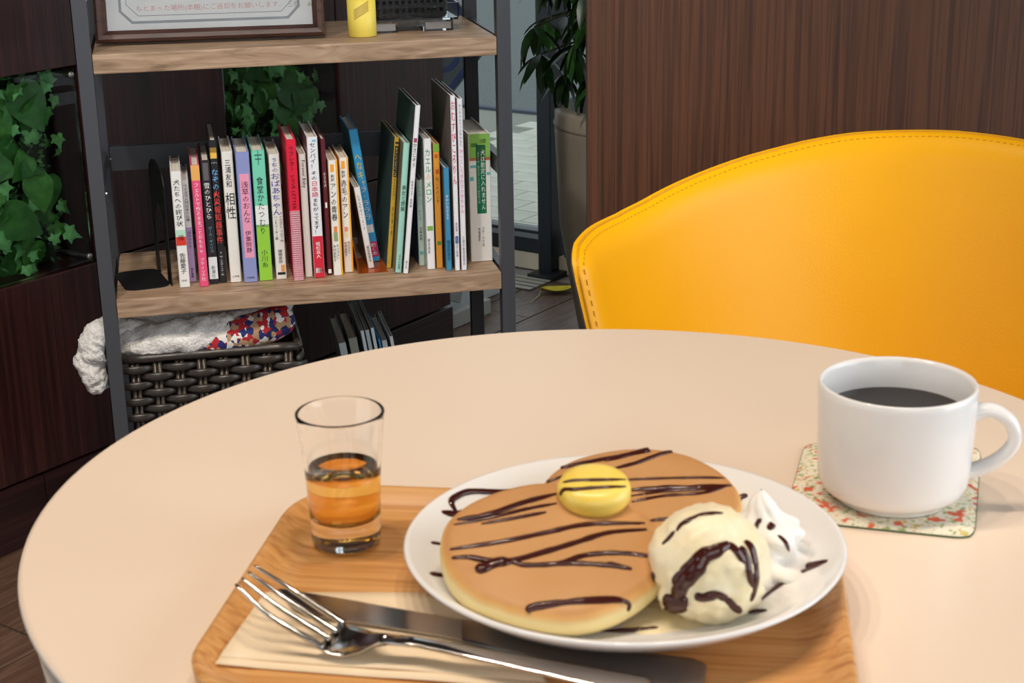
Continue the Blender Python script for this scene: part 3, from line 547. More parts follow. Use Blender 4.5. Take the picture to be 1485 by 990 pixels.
fold('fleece_fold', [(bx0 - 0.005, 0.03, 0.012), (bx0 + W * 0.3, 0.022, 0.018), (bx0 + W * 0.52, 0.028, 0.022), (bx0 + W * 0.63, 0.04, 0.034)], 0.029, FLEECE, 0.0035, 150, 0.95)
fold('fleece_fold', [(bx0 + 0.004, 0.085, 0.032), (bx0 + W * 0.25, 0.08, 0.038), (bx0 + W * 0.5, 0.09, 0.038), (bx0 + W * 0.9, 0.09, 0.034)], 0.03, FLEECE, 0.0035, 150)
fold('fleece_fold', [(bx0 + W * 0.5, 0.04, 0.034), (bx0 + W * 0.7, 0.036, 0.038), (bx0 + W * 0.85, 0.042, 0.046), (bx0 + W * 0.98, 0.07, 0.046)], 0.016, FLEECE, 0.003, 150)
fold('fleece_fold', [(bx0 + 0.004, 0.155, 0.036), (bx0 + W * 0.4, 0.155, 0.036), (bx0 + W * 0.95, 0.155, 0.034)], 0.03, FLEECE, 0.0035, 150)
fold('patterned_fold', [(bx0 + W * 0.42, 0.026, 0.004), (bx0 + W * 0.62, 0.022, 0.016), (bx0 + W * 0.82, 0.024, 0.026), (bx0 + W * 0.97, 0.04, 0.036)], 0.028, KNIT, 0.001, 60, 0.95)
fold('patterned_fold', [(bx0 + 0.015, 0.016, 0.0), (bx0 + W * 0.3, 0.013, 0.004), (bx0 + W * 0.56, 0.02, 0.016)], 0.011, KNIT, 0.0008, 60)
fold('fleece_fold', [(bx0 + 0.05, 0.05, 0.026), (0.0, 0.045, 0.034), (-0.036, 0.036, 0.030), (-0.047, 0.032, 0.0), (-0.046, 0.03, -0.03), (-0.036, 0.03, -0.058)], 0.0235, FLEECE, 0.0035, 150)

# ------------------------------------------------------------------ magazines standing on the bottom shelf
for i, (px, py, tw, dep, c, lean, lab) in enumerate([(496, 497, 0.011, 0.15, (166, 178, 184), -8, 'grey booklet leaning beside the basket'), (511, 490, 0.013, 0.15, (136, 140, 128), -8, 'olive grey booklet with splayed covers'),
        (525, 479, 0.005, 0.17, (200, 210, 216), -8, 'pale grey magazine with a curled top edge'), (532, 478, 0.006, 0.17, (176, 190, 196), -8, 'mid grey magazine in the middle of the slack row'), (539.5, 475, 0.005, 0.17, (208, 216, 220), -8, 'thin pale magazine, tallest of the slack row'),
        (549.5, 491, 0.003, 0.14, (70, 150, 200), -8, 'thin blue booklet between grey magazines'), (557, 493, 0.008, 0.14, (186, 196, 200), -8, 'short grey booklet beside the thin blue one'), (567, 487, 0.005, 0.14, (216, 222, 224), -8, 'pale booklet standing apart on the bottom shelf')]):
    T = sloc(onplane(px, py, SM @ Vector((0, 0.10, 0)), suy)); h = T.z - ZBOT
    t = thing('magazine', lab, 'magazine', (0, 0, 0), (0, 0, 0), 'magazines on the bottom shelf'); a = rad(lean)
    t.matrix_world = SM @ Matrix.Translation((T.x - math.tan(a) * h, 0.10, ZBOT + 0.0006 + abs(math.sin(a)) * tw / 2)) @ Matrix.Rotation(a, 4, 'Y')
    hh = h / math.cos(a) - 0.001; mc = mat('magazine_%d' % i, c, 0.4)
    for sx in (-1, 1): obj('cover', bx((sx * (tw / 2 - 0.0006), dep / 2, hh / 2), (0.0009, dep, hh)), mc, t)
    obj('spine', bx((0, 0.0005, hh / 2), (tw - 0.0014, 0.0009, hh - 0.001)), mc, t); obj('page_block', bx((0, dep / 2, hh / 2 - 0.002), (tw - 0.0024, dep - 0.004, hh - 0.006)), PAPER, t)

# ------------------------------------------------------------------ planted niches behind glass
def leaf_mesh(name, outline, m, bend=0.25, fold_=0.2):
    """flat leaf outline (half, y from 0 stem to 1 tip) mirrored, folded on the midrib and bent"""
    bm = bmesh.new(); mid = []; L_ = []; Rr = []
    for x, y in outline:
        z = -bend * y * y
        mid.append(bm.verts.new((0, y, z))); L_.append(bm.verts.new((-x, y + (0.0), z + fold_ * x))); Rr.append(bm.verts.new((x, y, z + fold_ * x)))
    for k in range(len(outline) - 1):
        bm.faces.new((mid[k], mid[k + 1], L_[k + 1], L_[k])); bm.faces.new((mid[k], Rr[k], Rr[k + 1], mid[k + 1]))
    me = bpy.data.meshes.new(name); bm.to_mesh(me); bm.free(); me.materials.append(m)
    for p in me.polygons: p.use_smooth = True
    return me
def ivy_mesh(name, m):
    pts = [(0, 0.02), (0.20, -0.12), (0.42, -0.02), (0.34, 0.16), (0.52, 0.42), (0.30, 0.44), (0.16, 0.56), (0.0, 1.0), (-0.16, 0.56), (-0.30, 0.44), (-0.52, 0.42), (-0.34, 0.16), (-0.42, -0.02), (-0.20, -0.12)]
    bm = bmesh.new(); c = bm.verts.new((0, 0.28, 0.05)); vs = [bm.verts.new((x, y, -0.10 * (x * x + (y - 0.3) ** 2) * 2)) for x, y in pts]
    for k in range(len(vs)): bm.faces.new((c, vs[k], vs[(k + 1) % len(vs)]))
    me = bpy.data.meshes.new(name); bm.to_mesh(me); bm.free(); me.materials.append(m); return me
def leafmat(name, c0, c1, rough=0.45): return vary(name, [(0.3, c0), (0.7, c1)], (1, 1, 1), 3.5, 3, rough)
heart = [(0.0, 0.0), (0.30, -0.06), (0.43, 0.08), (0.46, 0.26), (0.40, 0.46), (0.28, 0.68), (0.14, 0.86), (0.0, 1.0)]
LM = [leafmat('leaf_mid_green', (58, 118, 50), (92, 156, 70)), leafmat('leaf_deep_green', (46, 100, 46), (74, 134, 62)), leafmat('leaf_fresh_green', (96, 176, 104), (142, 208, 136))]
HEARTS = [leaf_mesh('heart_leaf', heart, LM[k], 0.28, 0.16) for k in (0, 1)]
IVY = [ivy_mesh('ivy_leaf', LM[k]) for k in (2, 0)]
FINE = vary('moss_mat', [(0.3, (26, 40, 20)), (0.7, (52, 66, 36))], (1, 1, 1), 40, 4, 0.9)
def niche(s0, s1, z0, z1, dens, label, seed, gap):
    rr = random.Random(seed)
    t = thing('ivy_panel', label, 'artificial plant', (0, 0, 0)); t.matrix_world = WM
    obj('moss_backing', bx(((s0 + s1 - gap) / 2, 0.078, (z0 + z1) / 2), (s1 - s0 - gap, 0.018, z1 - z0 - 0.004)), FINE, t)
    def leaf(me, s, z, size, yv, nm):
        o = bpy.data.objects.new(nm, me); COL.objects.link(o); o.parent = t
        roll = rr.uniform(-1.1, 1.1) + (math.pi if rr.random() < 0.72 else 0)
        # leaf plane lies in the wall plane facing the room, tipped forward
        o.matrix_local = Matrix.Translation((s, yv, z)) @ Matrix.Rotation(rad(90), 4, 'X') @ Matrix.Rotation(roll, 4, 'Z') @ Matrix.Rotation(rr.uniform(-0.15, 0.5), 4, 'X') @ Matrix.Rotation(rr.uniform(-0.4, 0.4), 4, 'Y') @ Matrix.Scale(size, 4)
    nb = int(dens * (s1 - s0)); 
    for i in range(nb): leaf(HEARTS[i % 2], rr.uniform(s0 + 0.02, s1 - gap - 0.025), rr.uniform(z0 + 0.03, z1 - 0.02), rr.uniform(0.05, 0.082), rr.uniform(0.03, 0.058), 'heart_leaf')
    for i in range(int(nb * 2.1)): leaf(IVY[0 if rr.random() < 0.62 else 1], rr.uniform(s0 + 0.01, s1 - gap + 0.005), rr.uniform(z0 + 0.012, z1 - 0.008), rr.uniform(0.018, 0.036), rr.uniform(0.022, 0.05), 'ivy_leaf')
    f = bmesh.new()                                                   # fine filler sprigs
    for i in range(int(nb * 22)):
        p = Vector((rr.uniform(s0 + 0.005, s1 - gap), rr.uniform(0.052, 0.068), rr.uniform(z0 + 0.005, z1 - 0.005))); a = rr.uniform(0, 6.28); l_ = rr.uniform(0.008, 0.016)
        d = Vector((math.cos(a), rr.uniform(-0.9, 0), math.sin(a))).normalized() * l_; e = Vector((-math.sin(a), 0, math.cos(a))) * l_ * 0.22
        f.faces.new([f.verts.new(v) for v in (p, p + d * 0.5 + e, p + d, p + d * 0.5 - e)])
    fo = obj('filler_sprigs', f, leafmat('sprig_green', (52, 104, 54), (82, 140, 78)), t); fo['kind'] = 'stuff'
    g = thing('glass_pane', 'clear glass sheet on round steel pins ' + ('over the ivy beside the shelf rack' if seed == 3 else 'over the ivy behind the books'), 'glass'); g.matrix_world = WM
    obj('sheet', bx(((s0 + s1) / 2, 0.006, (z0 + z1) / 2), (s1 - s0 - 0.006, 0.005, z1 - z0 - 0.006)), mat('niche_glass', (240, 250, 244), 0.0, 0, Transmission_Weight=1.0, IOR=1.22), g)
    for s in (s0 + 0.012, s1 - 0.012):
        for z in (z0 + 0.012, z1 - 0.012):
            p = obj('standoff_pin', lathe([(0.0052, 0), (0.0052, 0.004), (0.003, 0.006)], 20, None, Matrix.Translation((s, 0.0032, z)) @ Matrix.Rotation(rad(90), 4, 'X')), mat('pin_steel', (170, 168, 164), 0.35, 0.8), g, True)
            obj('pin_rod', lathe([(0.003, 0), (0.003, 0.08)], 10, None, Matrix.Translation((s, 0.0888, z)) @ Matrix.Rotation(rad(90), 4, 'X')), mat('pin_steel', (170, 168, 164), 0.35, 0.8), p)
niche(-0.06, 0.259, 0.437, 0.762, 125, 'wall niche of lush artificial ivy beside the shelf rack post', 3, 0.028)
niche(0.586, 0.895, 0.437, 0.762, 125, 'wall niche of artificial ivy seen behind the row of books', 5, 0.03)

# ------------------------------------------------------------------ potted plant by the window
PC = Vector((0.275, 3.0, 0)); 
pot = thing('planter', 'tall tapered beige planter half hidden by the walnut partition', 'planter', PC)
POTM = vary('beige_planter', [(0.3, (150, 140, 122)), (0.7, (172, 162, 144))], (1, 1, 1), 6, 3, 0.5)
obj('pot_body', lathe([(0.12, 0.001), (0.13, 0.1), (0.16, 0.27), (0.178, 0.38), (0.186, 0.56), (0.186, 0.60), (0.170, 0.612), (0.165, 0.56)], 64, None, None, True, True), POTM, pot, True)
obj('rim_band', lathe([(0.1872, 0.575), (0.189, 0.579), (0.1872, 0.583)], 64, None, None, False, False), POTM, pot, True)
plant = thing('potted_shrub', 'dark green shrub with drooping finger leaves in the planter', 'plant', (PC.x, PC.y, 0.56))
lance = [(0.0, 0.0), (0.07, 0.12), (0.125, 0.34), (0.13, 0.55), (0.09, 0.78), (0.04, 0.93), (0.0, 1.0)]
DM = leafmat('shrub_leaf_dark', (14, 36, 12), (34, 66, 24), 0.35); DM2 = leafmat('shrub_leaf_green', (30, 70, 24), (52, 96, 38), 0.35)
LAN = [leaf_mesh('shrub_leaf', lance, DM, 0.22, 0.25), leaf_mesh('shrub_leaf', lance, DM2, 0.22, 0.25)]
obj('trunk', tube([(0, 0, -0.02), (0.01, 0, 0.2), (-0.01, 0.01, 0.45)], [0.016, 0.013, 0.008], 10), mat('shrub_bark', (70, 58, 44), 0.8), plant, True)
obj('soil', lathe([(0.1, 0.0), (0.163, 0.003), (0.1, 0.012)], 32), mat('potting_soil', (44, 36, 30), 0.95), plant)
rr = random.Random(11)
for i in range(72):
    a = rr.uniform(0, 6.28) if i > 44 else rr.uniform(2.3, 4.6); rad_ = rr.uniform(0.06, 0.20) if i % 5 else rr.uniform(0.2, 0.26); z = rr.uniform(0.12, 0.46) - rad_ * 0.12
    end = Vector((math.cos(a) * rad_, math.sin(a) * rad_, z)); st_ = Vector((0, 0, max(0.06, z - 0.05 + rad_ * 0.2)))
    obj('twig', tube(smoothpts([st_, (st_ + end) / 2 + Vector((0, 0, 0.03)), end], 3), 0.0022, 5), mat('shrub_twig', (58, 66, 36), 0.7), plant)
    for k in range(7):
        b = k * 6.28 / 7 + rr.uniform(-0.2, 0.2); dr = rr.uniform(-1.25, -0.35)
        o = bpy.data.objects.new('shrub_leaf', LAN[0 if rr.random() < 0.75 else 1]); COL.objects.link(o); o.parent = plant
        o.matrix_local = Matrix.Translation(end) @ Matrix.Rotation(b, 4, 'Z') @ Matrix.Rotation(dr, 4, 'X') @ Matrix.Scale(rr.uniform(0.055, 0.085), 4)

# ------------------------------------------------------------------ things by the window
sg = thing('window_sign', 'grey diamond sign with dark blue border bands hung at the window', 'sign')
P0 = onplane(640, 60, MB + wd * 0.14, wd); sg.matrix_world = Matrix.Translation(P0) @ Matrix.Rotation(-WA, 4, 'Z')
GREYB = mat('sign_grey', (80, 80, 84), 0.5); BLU = mat('sign_blue', (26, 32, 104), 0.5)
dia = [(0.165, 0.0), (0.0, 0.175), (-0.165, 0.0), (0.0, -0.175)]
def dprism(pts, y0, y1): return prism(pts, -y1, -y0)
def dplate(name, pts, y0, y1, m):
    bm = prism(pts, y0, y1)
    for v in bm.verts: v.co = Vector((v.co.x, -v.co.z, v.co.y))
    return obj(name, bm, m, sg)
dplate('board', dia, 0.0, 0.006, GREYB)
for a, b in zip(dia, dia[1:] + dia[:1]):
    A_, B_ = Vector(a), Vector(b); n_ = Vector((B_.y - A_.y, A_.x - B_.x)).normalized(); n_ = -n_ if n_.dot(A_) < 0 else n_
    q = [A_ - n_ * 0.004, B_ - n_ * 0.004, B_ - n_ * 0.02, A_ - n_ * 0.02]; dplate('border_band', [(v.x, v.y) for v in q], 0.006, 0.0072, BLU)
for a0 in (30, 210): dplate('emblem_arc', [(0.075 * math.cos(rad(a0 + k * 10)), 0.085 * math.sin(rad(a0 + k * 10))) for k in range(13)] + [(0.060 * math.cos(rad(a0 + k * 10)), 0.07 * math.sin(rad(a0 + k * 10))) for k in range(12, -1, -1)], 0.006, 0.0072, BLU)
obj('hanging_cord', tube([(0, -0.003, 0.17), (0, -0.003, 2.3 - P0.z + 0.28)], 0.0015, 6), mat('cord_grey', (120, 120, 120), 0.7), sg)
lw = thing('reflection_box', 'low white box added for the bright daylight reflection behind the shelf rack', 'stand-in'); q0 = un(725, 425, 0)
lw.matrix_world = Matrix.Translation(q0) @ Matrix.Rotation(rad(90) - WA, 4, 'Z')
WB = mat('white_reflection_board', (236, 240, 244), 0.25)  # white colour stands in for outdoor brightness reflected near the floor
obj('front_board', bx((-0.30, 0.006, 0.045), (0.6, 0.012, 0.088), None, 0.001), WB, lw); obj('top_board', bx((-0.30, 0.05, 0.096), (0.6, 0.12, 0.012), None, 0.001), WB, lw); obj('end_board', bx((-0.006, 0.06, 0.045), (0.012, 0.09, 0.088)), WB, lw)
xs = thing('folding_stand', 'grey crossed-leg folding stand near the end of the dark wall', 'stand'); q0 = un(668, 470, 0)
xs.matrix_world = Matrix.Translation(q0) @ Matrix.Rotation(rad(90) - WA, 4, 'Z')
GB = mat('grey_stand_paint', (172, 172, 168), 0.5)
obj('foot_bar', bx((-0.02, 0.0, 0.0185), (0.26, 0.02, 0.035), None, 0.001), GB, xs)
obj('cross_leg', bx((0, 0, 0), (0.20, 0.016, 0.036), Matrix.Translation((0.0, 0.022, 0.085)) @ Matrix.Rotation(rad(-28), 4, 'Y'), 0.001), GB, xs)
obj('cross_leg', bx((0, 0, 0), (0.18, 0.016, 0.03), Matrix.Translation((-0.03, 0.042, 0.085)) @ Matrix.Rotation(rad(24), 4, 'Y'), 0.001), GB, xs)
gr = thing('floor_grate', 'pale metal floor grate of long slats beside the window', 'grate'); q0 = un(729, 405, 0)
gr.matrix_world = Matrix.Translation(q0) @ Matrix.Rotation(-WA, 4, 'Z')
GM = mat('pale_grate_metal', (176, 172, 158), 0.4, 0.3); obj('grate_bed', bx((0, 0, 0.001), (0.24, 0.11, 0.0018)), mat('grate_bed_dark', (70, 70, 68), 0.8), gr)  # dark bed under the pale slats
for k in range(4): obj('grate_slat', bx((0, -0.042 + k * 0.028, 0.003), (0.24, 0.018, 0.003), None, 0.0008), GM, gr)
lf = thing('fallen_leaf', 'yellow fallen leaf lying on the wood-look floor', 'leaf', un(810, 424, 0)); lf.rotation_euler = (0, 0, rad(8))
bm = bmesh.new(); P = []
for k in range(9):
    u = k / 8; hw = 0.024 * math.sin(math.pi * u) ** 0.8 * (1.15 - 0.4 * u); P.append([(-0.045 + 0.09 * u, y * hw, 0.003 + 0.008 * abs(y) + 0.006 * (2 * u - 1) ** 2) for y in (-1, -0.5, 0, 0.5, 1)])
obj('blade', grid(P, bm), vary('yellow_leaf', [(0.3, (206, 186, 20)), (0.7, (230, 210, 40))], (1, 1, 1), 30, 3, 0.6), lf, True)
obj('leaf_stalk', tube([(-0.045, 0, 0.008), (-0.055, -0.03, 0.004), (-0.085, -0.085, 0.003)], 0.0012, 5), mat('leaf_stalk_pale', (196, 180, 130), 0.7), lf)

# ------------------------------------------------------------------ tray, napkin, cutlery
TRM = Matrix.Translation((0.0100, 0.6985, TZ + 0.0005)) @ Matrix.Rotation(rad(-8), 4, 'Z')
tray = thing('serving_tray', 'light wooden serving tray with rounded corners and raised edge', 'tray'); tray.matrix_world = TRM
loops = [(w_ + 0.003, d_ + 0.018, r_, z) for w_, d_, r_, z in [(0.252, 0.172, 0.026, 0.0), (0.283, 0.203, 0.038, 0.0), (0.292, 0.212, 0.043, 0.006), (0.294, 0.214, 0.044, 0.0145), (0.291, 0.211, 0.0425, 0.0162), (0.287, 0.207, 0.040, 0.0158), (0.272, 0.192, 0.034, 0.0105), (0.258, 0.178, 0.028, 0.0072), (0.246, 0.166, 0.024, 0.0062)]]
bm = bmesh.new(); rings = [[bm.verts.new((x, y, z)) for x, y in rrect(w_, d_, r_, 10)] for w_, d_, r_, z in loops]; n = len(rings[0])
for a, b in zip(rings, rings[1:]):
    for k in range(n): bm.faces.new((a[k], a[(k + 1) % n], b[(k + 1) % n], b[k]))
bm.faces.new(rings[0][::-1]); bm.faces.new(rings[-1]); t_ = obj('tray_body', bm, TRAYW, tray, True)
for p in t_.data.polygons: p.use_smooth = len(p.vertices) == 4
TF = TZ + 0.0067
nap = thing('paper_napkin', 'folded cream paper napkin under the knife and fork', 'napkin')
NAPM = vary('cream_napkin', [(0.3, (238, 216, 182)), (0.7, (244, 226, 196))], (1, 1, 1), 30, 3, 0.9)
bpy.context.view_layer.update(); _m = t_.matrix_world; TT = BVHTree.FromPolygons([_m @ v.co for v in t_.data.vertices], [p.vertices[:] for p in t_.data.polygons])
for i, (c4, dz) in enumerate(((((383, 862), (722, 862), (800, 1004), (312, 966)), 0.0006), (((384, 863), (720, 864), (789, 992), (318, 957)), 0.0014))):
    P = []
    for a in range(13):
        row = []
        for b in range(17):
            u, v = b / 16, a / 12
            x = (c4[0][0] * (1 - u) + c4[1][0] * u) * (1 - v) + (c4[3][0] * (1 - u) + c4[2][0] * u) * v; y = (c4[0][1] * (1 - u) + c4[1][1] * u) * (1 - v) + (c4[3][1] * (1 - u) + c4[2][1] * u) * v
            wv = 0.0006 * max(0, math.sin(u * 9 + v * 2 + i)) * v * v
            h_ = TT.ray_cast(CAM, ray(x, y).normalized()); row.append((h_[0] if h_[0] is not None else un(x, y, TF)) + Vector((0, 0, dz + wv)))
        P.append(row)
    o = obj('paper_layer', grid(P), NAPM, nap, True); m_ = o.modifiers.new('thickness', 'SOLIDIFY'); m_.thickness = 0.0005; m_.offset = 1
def strip(rows, th, bm=None, bulge=0.0):
    """solid strap from pairs of pixel edge points with their heights"""
    bm = bm or bmesh.new(); top = []; bot = []
    for (ax, ay), (bx_, by_), z in rows:
        A_, B_ = un(ax, ay, z), un(bx_, by_, z); top.append([A_.lerp(B_, t) + Vector((0, 0, bulge * (1 - (2 * t - 1) ** 2))) for t in (0, 0.12, 0.35, 0.65, 0.88, 1)])
    for r in top: bot.append([p - Vector((0, 0, th * (0.35 if k in (0, 5) else 1))) for k, p in enumerate(r)])
    loop = [list(a) + list(b)[::-1] for a, b in zip(top, bot)]
    V = [[bm.verts.new(p) for p in r] for r in loop]; n = len(V[0])
    for a, b in zip(V, V[1:]):
        for k in range(n): bm.faces.new((a[k], a[(k + 1) % n], b[(k + 1) % n], b[k]))
    bm.faces.new(V[0][::-1]); bm.faces.new(V[-1]); return bm
kz = TF + 0.0042
kn = thing('table_knife', 'stainless steel table knife lying on the napkin beneath the fork', 'knife')
obj('blade', strip([((403, 853), (408, 858), kz), ((414, 854), (424, 880), kz), ((432, 857), (446, 891), kz), ((500, 868), (500, 899), kz), ((560, 879), (560, 908), kz), ((640, 893), (640, 921), kz), ((672, 899), (672, 928), kz)], 0.0013), mat('brushed_blade', (186, 180, 176), 0.24, 1.0), kn)
obj('handle', strip([((670, 898), (670, 929), kz), ((760, 914), (757, 950), kz + 0.0004), ((840, 930), (835, 969), kz + 0.0008), ((940, 946), (934, 988), kz + 0.0012), ((1004, 954), (996, 1003), kz + 0.0012), ((1020, 960), (1012, 1004), kz + 0.0008), ((1025, 966), (1018, 1003), kz)], 0.0024, None, 0.0010), mat('knife_handle_steel', (140, 138, 138), 0.3, 1.0), kn, True)
fk = thing('dinner_fork', 'shiny four-tined stainless fork lying across the knife', 'fork')
fz = TF + 0.0020
head = strip([((457, 936), (494, 897), fz + 0.0065), ((474, 946), (511, 907), fz + 0.0045), ((496, 951), (529, 911), fz + 0.0042), ((520, 945), (540, 915), fz + 0.0065), ((543, 933), (551, 917), fz + 0.0100), ((560, 930), (566, 918), fz + 0.0112)], 0.0016, None, -0.0022)
obj('fork_head', head, CHROME, fk, True)
obj('handle', strip([((556, 931), (562, 918), fz + 0.0112), ((600, 935), (604, 922), fz + 0.0105), ((700, 957), (706, 940), fz + 0.0088), ((820, 985), (828, 961), fz + 0.0082), ((925, 1008), (934, 980), fz + 0.0082), ((938, 1011), (945, 985), fz + 0.0078)], 0.0022, None, 0.0009), CHROME, fk, True)
for (tx, ty), (rx, ry), (mx, my) in (((342, 847), (461, 934), (392, 893)), ((351, 838), (471, 922), (403, 879)), ((360, 829), (481, 911), (413, 867)), ((369, 820), (491, 899), (424, 855))):
    a = un(tx, ty, fz + 0.0275); m1 = un(mx, my, fz + 0.0170); c = un(rx, ry, fz + 0.0060); d = c + (c - m1) * 0.10
    obj('tine', tube(smoothpts([a, m1, c, d], 5), [0.0008 + 0.0011 * min(1, k / 8) for k in range(16)], 10, None, 0.75), CHROME, fk, True)

# ------------------------------------------------------------------ shot glass of syrup
gb = un(503, 786, TF); rim_p = onplane(491, 596, gb, Vector((0, 1, 0))); GH = rim_p.z - TF
dpt = (rim_p - CAM).dot(C_F); GR = 65 * dpt / F_PX; BR_ = 50 * (gb - CAM).dot(C_F) / F_PX
sg_ = thing('shot_glass', 'small thick-based shot glass half filled with amber syrup', 'glass', (gb.x, gb.y, TF + 0.0002)); 
lq = onplane(497, 680, gb, Vector((0, 1, 0))).z - TF; ib = onplane(500, 752, gb, Vector((0, 1, 0))).z - TF
def ro(z): u = z / GH; return BR_ + (GR - BR_) * (0.35 * u + 0.65 * u ** 2.6)
prof_ = [(BR_ * 0.82, 0.0), (BR_ * 0.97, 0.0012), (BR_, 0.004)] + [(ro(GH * k / 10), GH * k / 10) for k in range(2, 10)] + [(ro(GH * 0.96) * 0.999, GH * 0.96)] + [(GR - 0.0009 + 0.0009 * math.cos(rad(a)), GH - 0.0009 + 0.0009 * math.sin(rad(a))) for a in (0, 30, 60, 90, 120, 150, 180)]
prof_ += [(ro(z) - 0.0017, z) for z in [GH - (GH - ib - 0.007) * k / 8 for k in range(1, 9)]] + [(ro(ib) * 0.82, ib + 0.0025), (ro(ib) * 0.5, ib + 0.0004), (0.0006, ib)]
obj('glass_body', lathe(prof_, 64), GLASS, sg_, True)
SYR = mat('amber_syrup', (255, 206, 108), 0.0, 0, Transmission_Weight=1.0, IOR=1.36)
obj('syrup', lathe([(0.0006, ib - 0.0003), (ro(ib) * 0.5, ib + 0.0001), (ro(ib) * 0.82 + 0.0002, ib + 0.0022)] + [(ro(z) - 0.0015, z) for z in [ib + 0.0075 + (lq - ib - 0.0055) * k / 4 for k in range(5)]] + [(ro(lq) - 0.0034, lq - 0.0005)], 64), SYR, sg_, True)

# ------------------------------------------------------------------ coaster and mug of coffee
cq = [un(1168, 638, TZ + 0.003), un(1423, 644, TZ + 0.003), un(1413, 776, TZ + 0.003), un(1137, 748, TZ + 0.003)]
FLOR = mat('floral_fabric', (226, 216, 190), 0.9); nt = FLOR.node_tree
tcn = nd(FLOR, 'ShaderNodeTexCoord'); nz = nd(FLOR, 'ShaderNodeTexNoise'); nz.inputs['Scale'].default_value = 250; nz.inputs['Detail'].default_value = 2.5; nt.links.new(tcn.outputs['Object'], nz.inputs['Vector'])
nz2 = nd(FLOR, 'ShaderNodeTexNoise'); nz2.inputs['Scale'].default_value = 150; nz2.inputs['Detail'].default_value = 1.5; mp2 = nd(FLOR, 'ShaderNodeMapping'); mp2.inputs['Location'].default_value = (5, 3, 1); nt.links.new(tcn.outputs['Object'], mp2.inputs[0]); nt.links.new(mp2.outputs[0], nz2.inputs['Vector'])
c1_ = ramp(FLOR, [(0.0, (98, 130, 72)), (0.36, (150, 170, 104)), (0.45, (232, 226, 206)), (0.58, (236, 230, 212)), (0.66, (206, 186, 110))], nz.outputs['Fac'])
c2_ = ramp(FLOR, [(0.0, (0, 0, 0)), (0.57, (0, 0, 0)), (0.63, (255, 255, 255))], nz2.outputs['Fac'])
mx = nd(FLOR, 'ShaderNodeMixRGB'); nt.links.new(c2_, mx.inputs[0]); nt.links.new(c1_, mx.inputs[1]); mx.inputs[2].default_value = lin((222, 104, 74)); nt.links.new(mx.outputs[0], nt.nodes['Principled BSDF'].inputs['Base Color'])
cc = sum(cq, Vector()) / 4; co_ = thing('fabric_coaster', 'square floral fabric coaster with a green edge under the mug', 'coaster', (cc.x, cc.y, TZ))
NG = 18; P = []
for a in range(NG + 1):
    row = []
    for b in range(NG + 1):
        u, v = b / NG, a / NG; p = (cq[0] * (1 - u) + cq[1] * u) * (1 - v) + (cq[3] * (1 - u) + cq[2] * u) * v - cc
        ed = min(u, v, 1 - u, 1 - v); cr_ = 1 - 0.05 * (max(0, abs(u - 0.5) - 0.42) * max(0, abs(v - 0.5) - 0.42) / 0.0064)
        row.append(Vector((p.x * cr_, p.y * cr_, 0.0012 + 0.0022 * min(1, ed / 0.06) ** 0.5 + 0.00018 * noise.noise(p * 160))))
    P.append(row)
top_ = grid(P); obj('fabric_top', top_, FLOR, co_, True)
per = P[0] + [r[-1] for r in P[1:]] + P[-1][-2::-1] + [r[0] for r in P[-2:0:-1]]
obj('edge_binding', grid([[Vector((p.x * 1.004, p.y * 1.004, 0.0013)) for p in per], [Vector((p.x * 1.008, p.y * 1.008, 0.0007)) for p in per], [Vector((p.x, p.y, 0.0002)) for p in per]], None, True), mat('coaster_green_edge', (84, 110, 74), 0.9), co_, True)
MR, MH = 0.0435, 0.069; mugc = Vector((0.2138, 0.8285, TZ + 0.0036))
mug = thing('coffee_mug', 'white ceramic mug of black coffee standing on the floral coaster', 'mug', mugc)
mp_ = [(0.030, 0.0008), (0.0315, 0.0), (0.0325, 0.0012), (0.033, 0.0035), (0.037, 0.0050), (0.0402, 0.0085), (0.0418, 0.014), (0.0426, 0.026), (0.0432, 0.045), (0.0435, 0.064), (0.0434, 0.0678), (0.0426, 0.069), (0.0415, 0.0686), (0.0405, 0.0665), (0.0398, 0.045), (0.0390, 0.02), (0.036, 0.010), (0.02, 0.008), (0.0008, 0.008)]
obj('mug_body', lathe(mp_, 96), WHITE, mug, True)
hp = [(0.0405, 0.0515), (0.047, 0.0545), (0.0545, 0.0535), (0.0620, 0.0475), (0.0645, 0.0385), (0.0605, 0.0300), (0.052, 0.0225), (0.0435, 0.0185), (0.0395, 0.0175)]
obj('handle', tube(smoothpts([(x, 0, z) for x, z in hp], 5), [0.0046 - 0.0008 * math.sin(math.pi * k / 40) for k in range(41)], 16, None, 1.4, Vector((0, 1, 0))), WHITE, mug, True)
mug.rotation_euler = (0, 0, rad(-12))
obj('coffee', lathe([(0.0384, 0.044), (0.0397, 0.0512)], 96, None, None, True, True), mat('black_coffee', (22, 8, 4), 0.03, 0, IOR=1.33), mug)

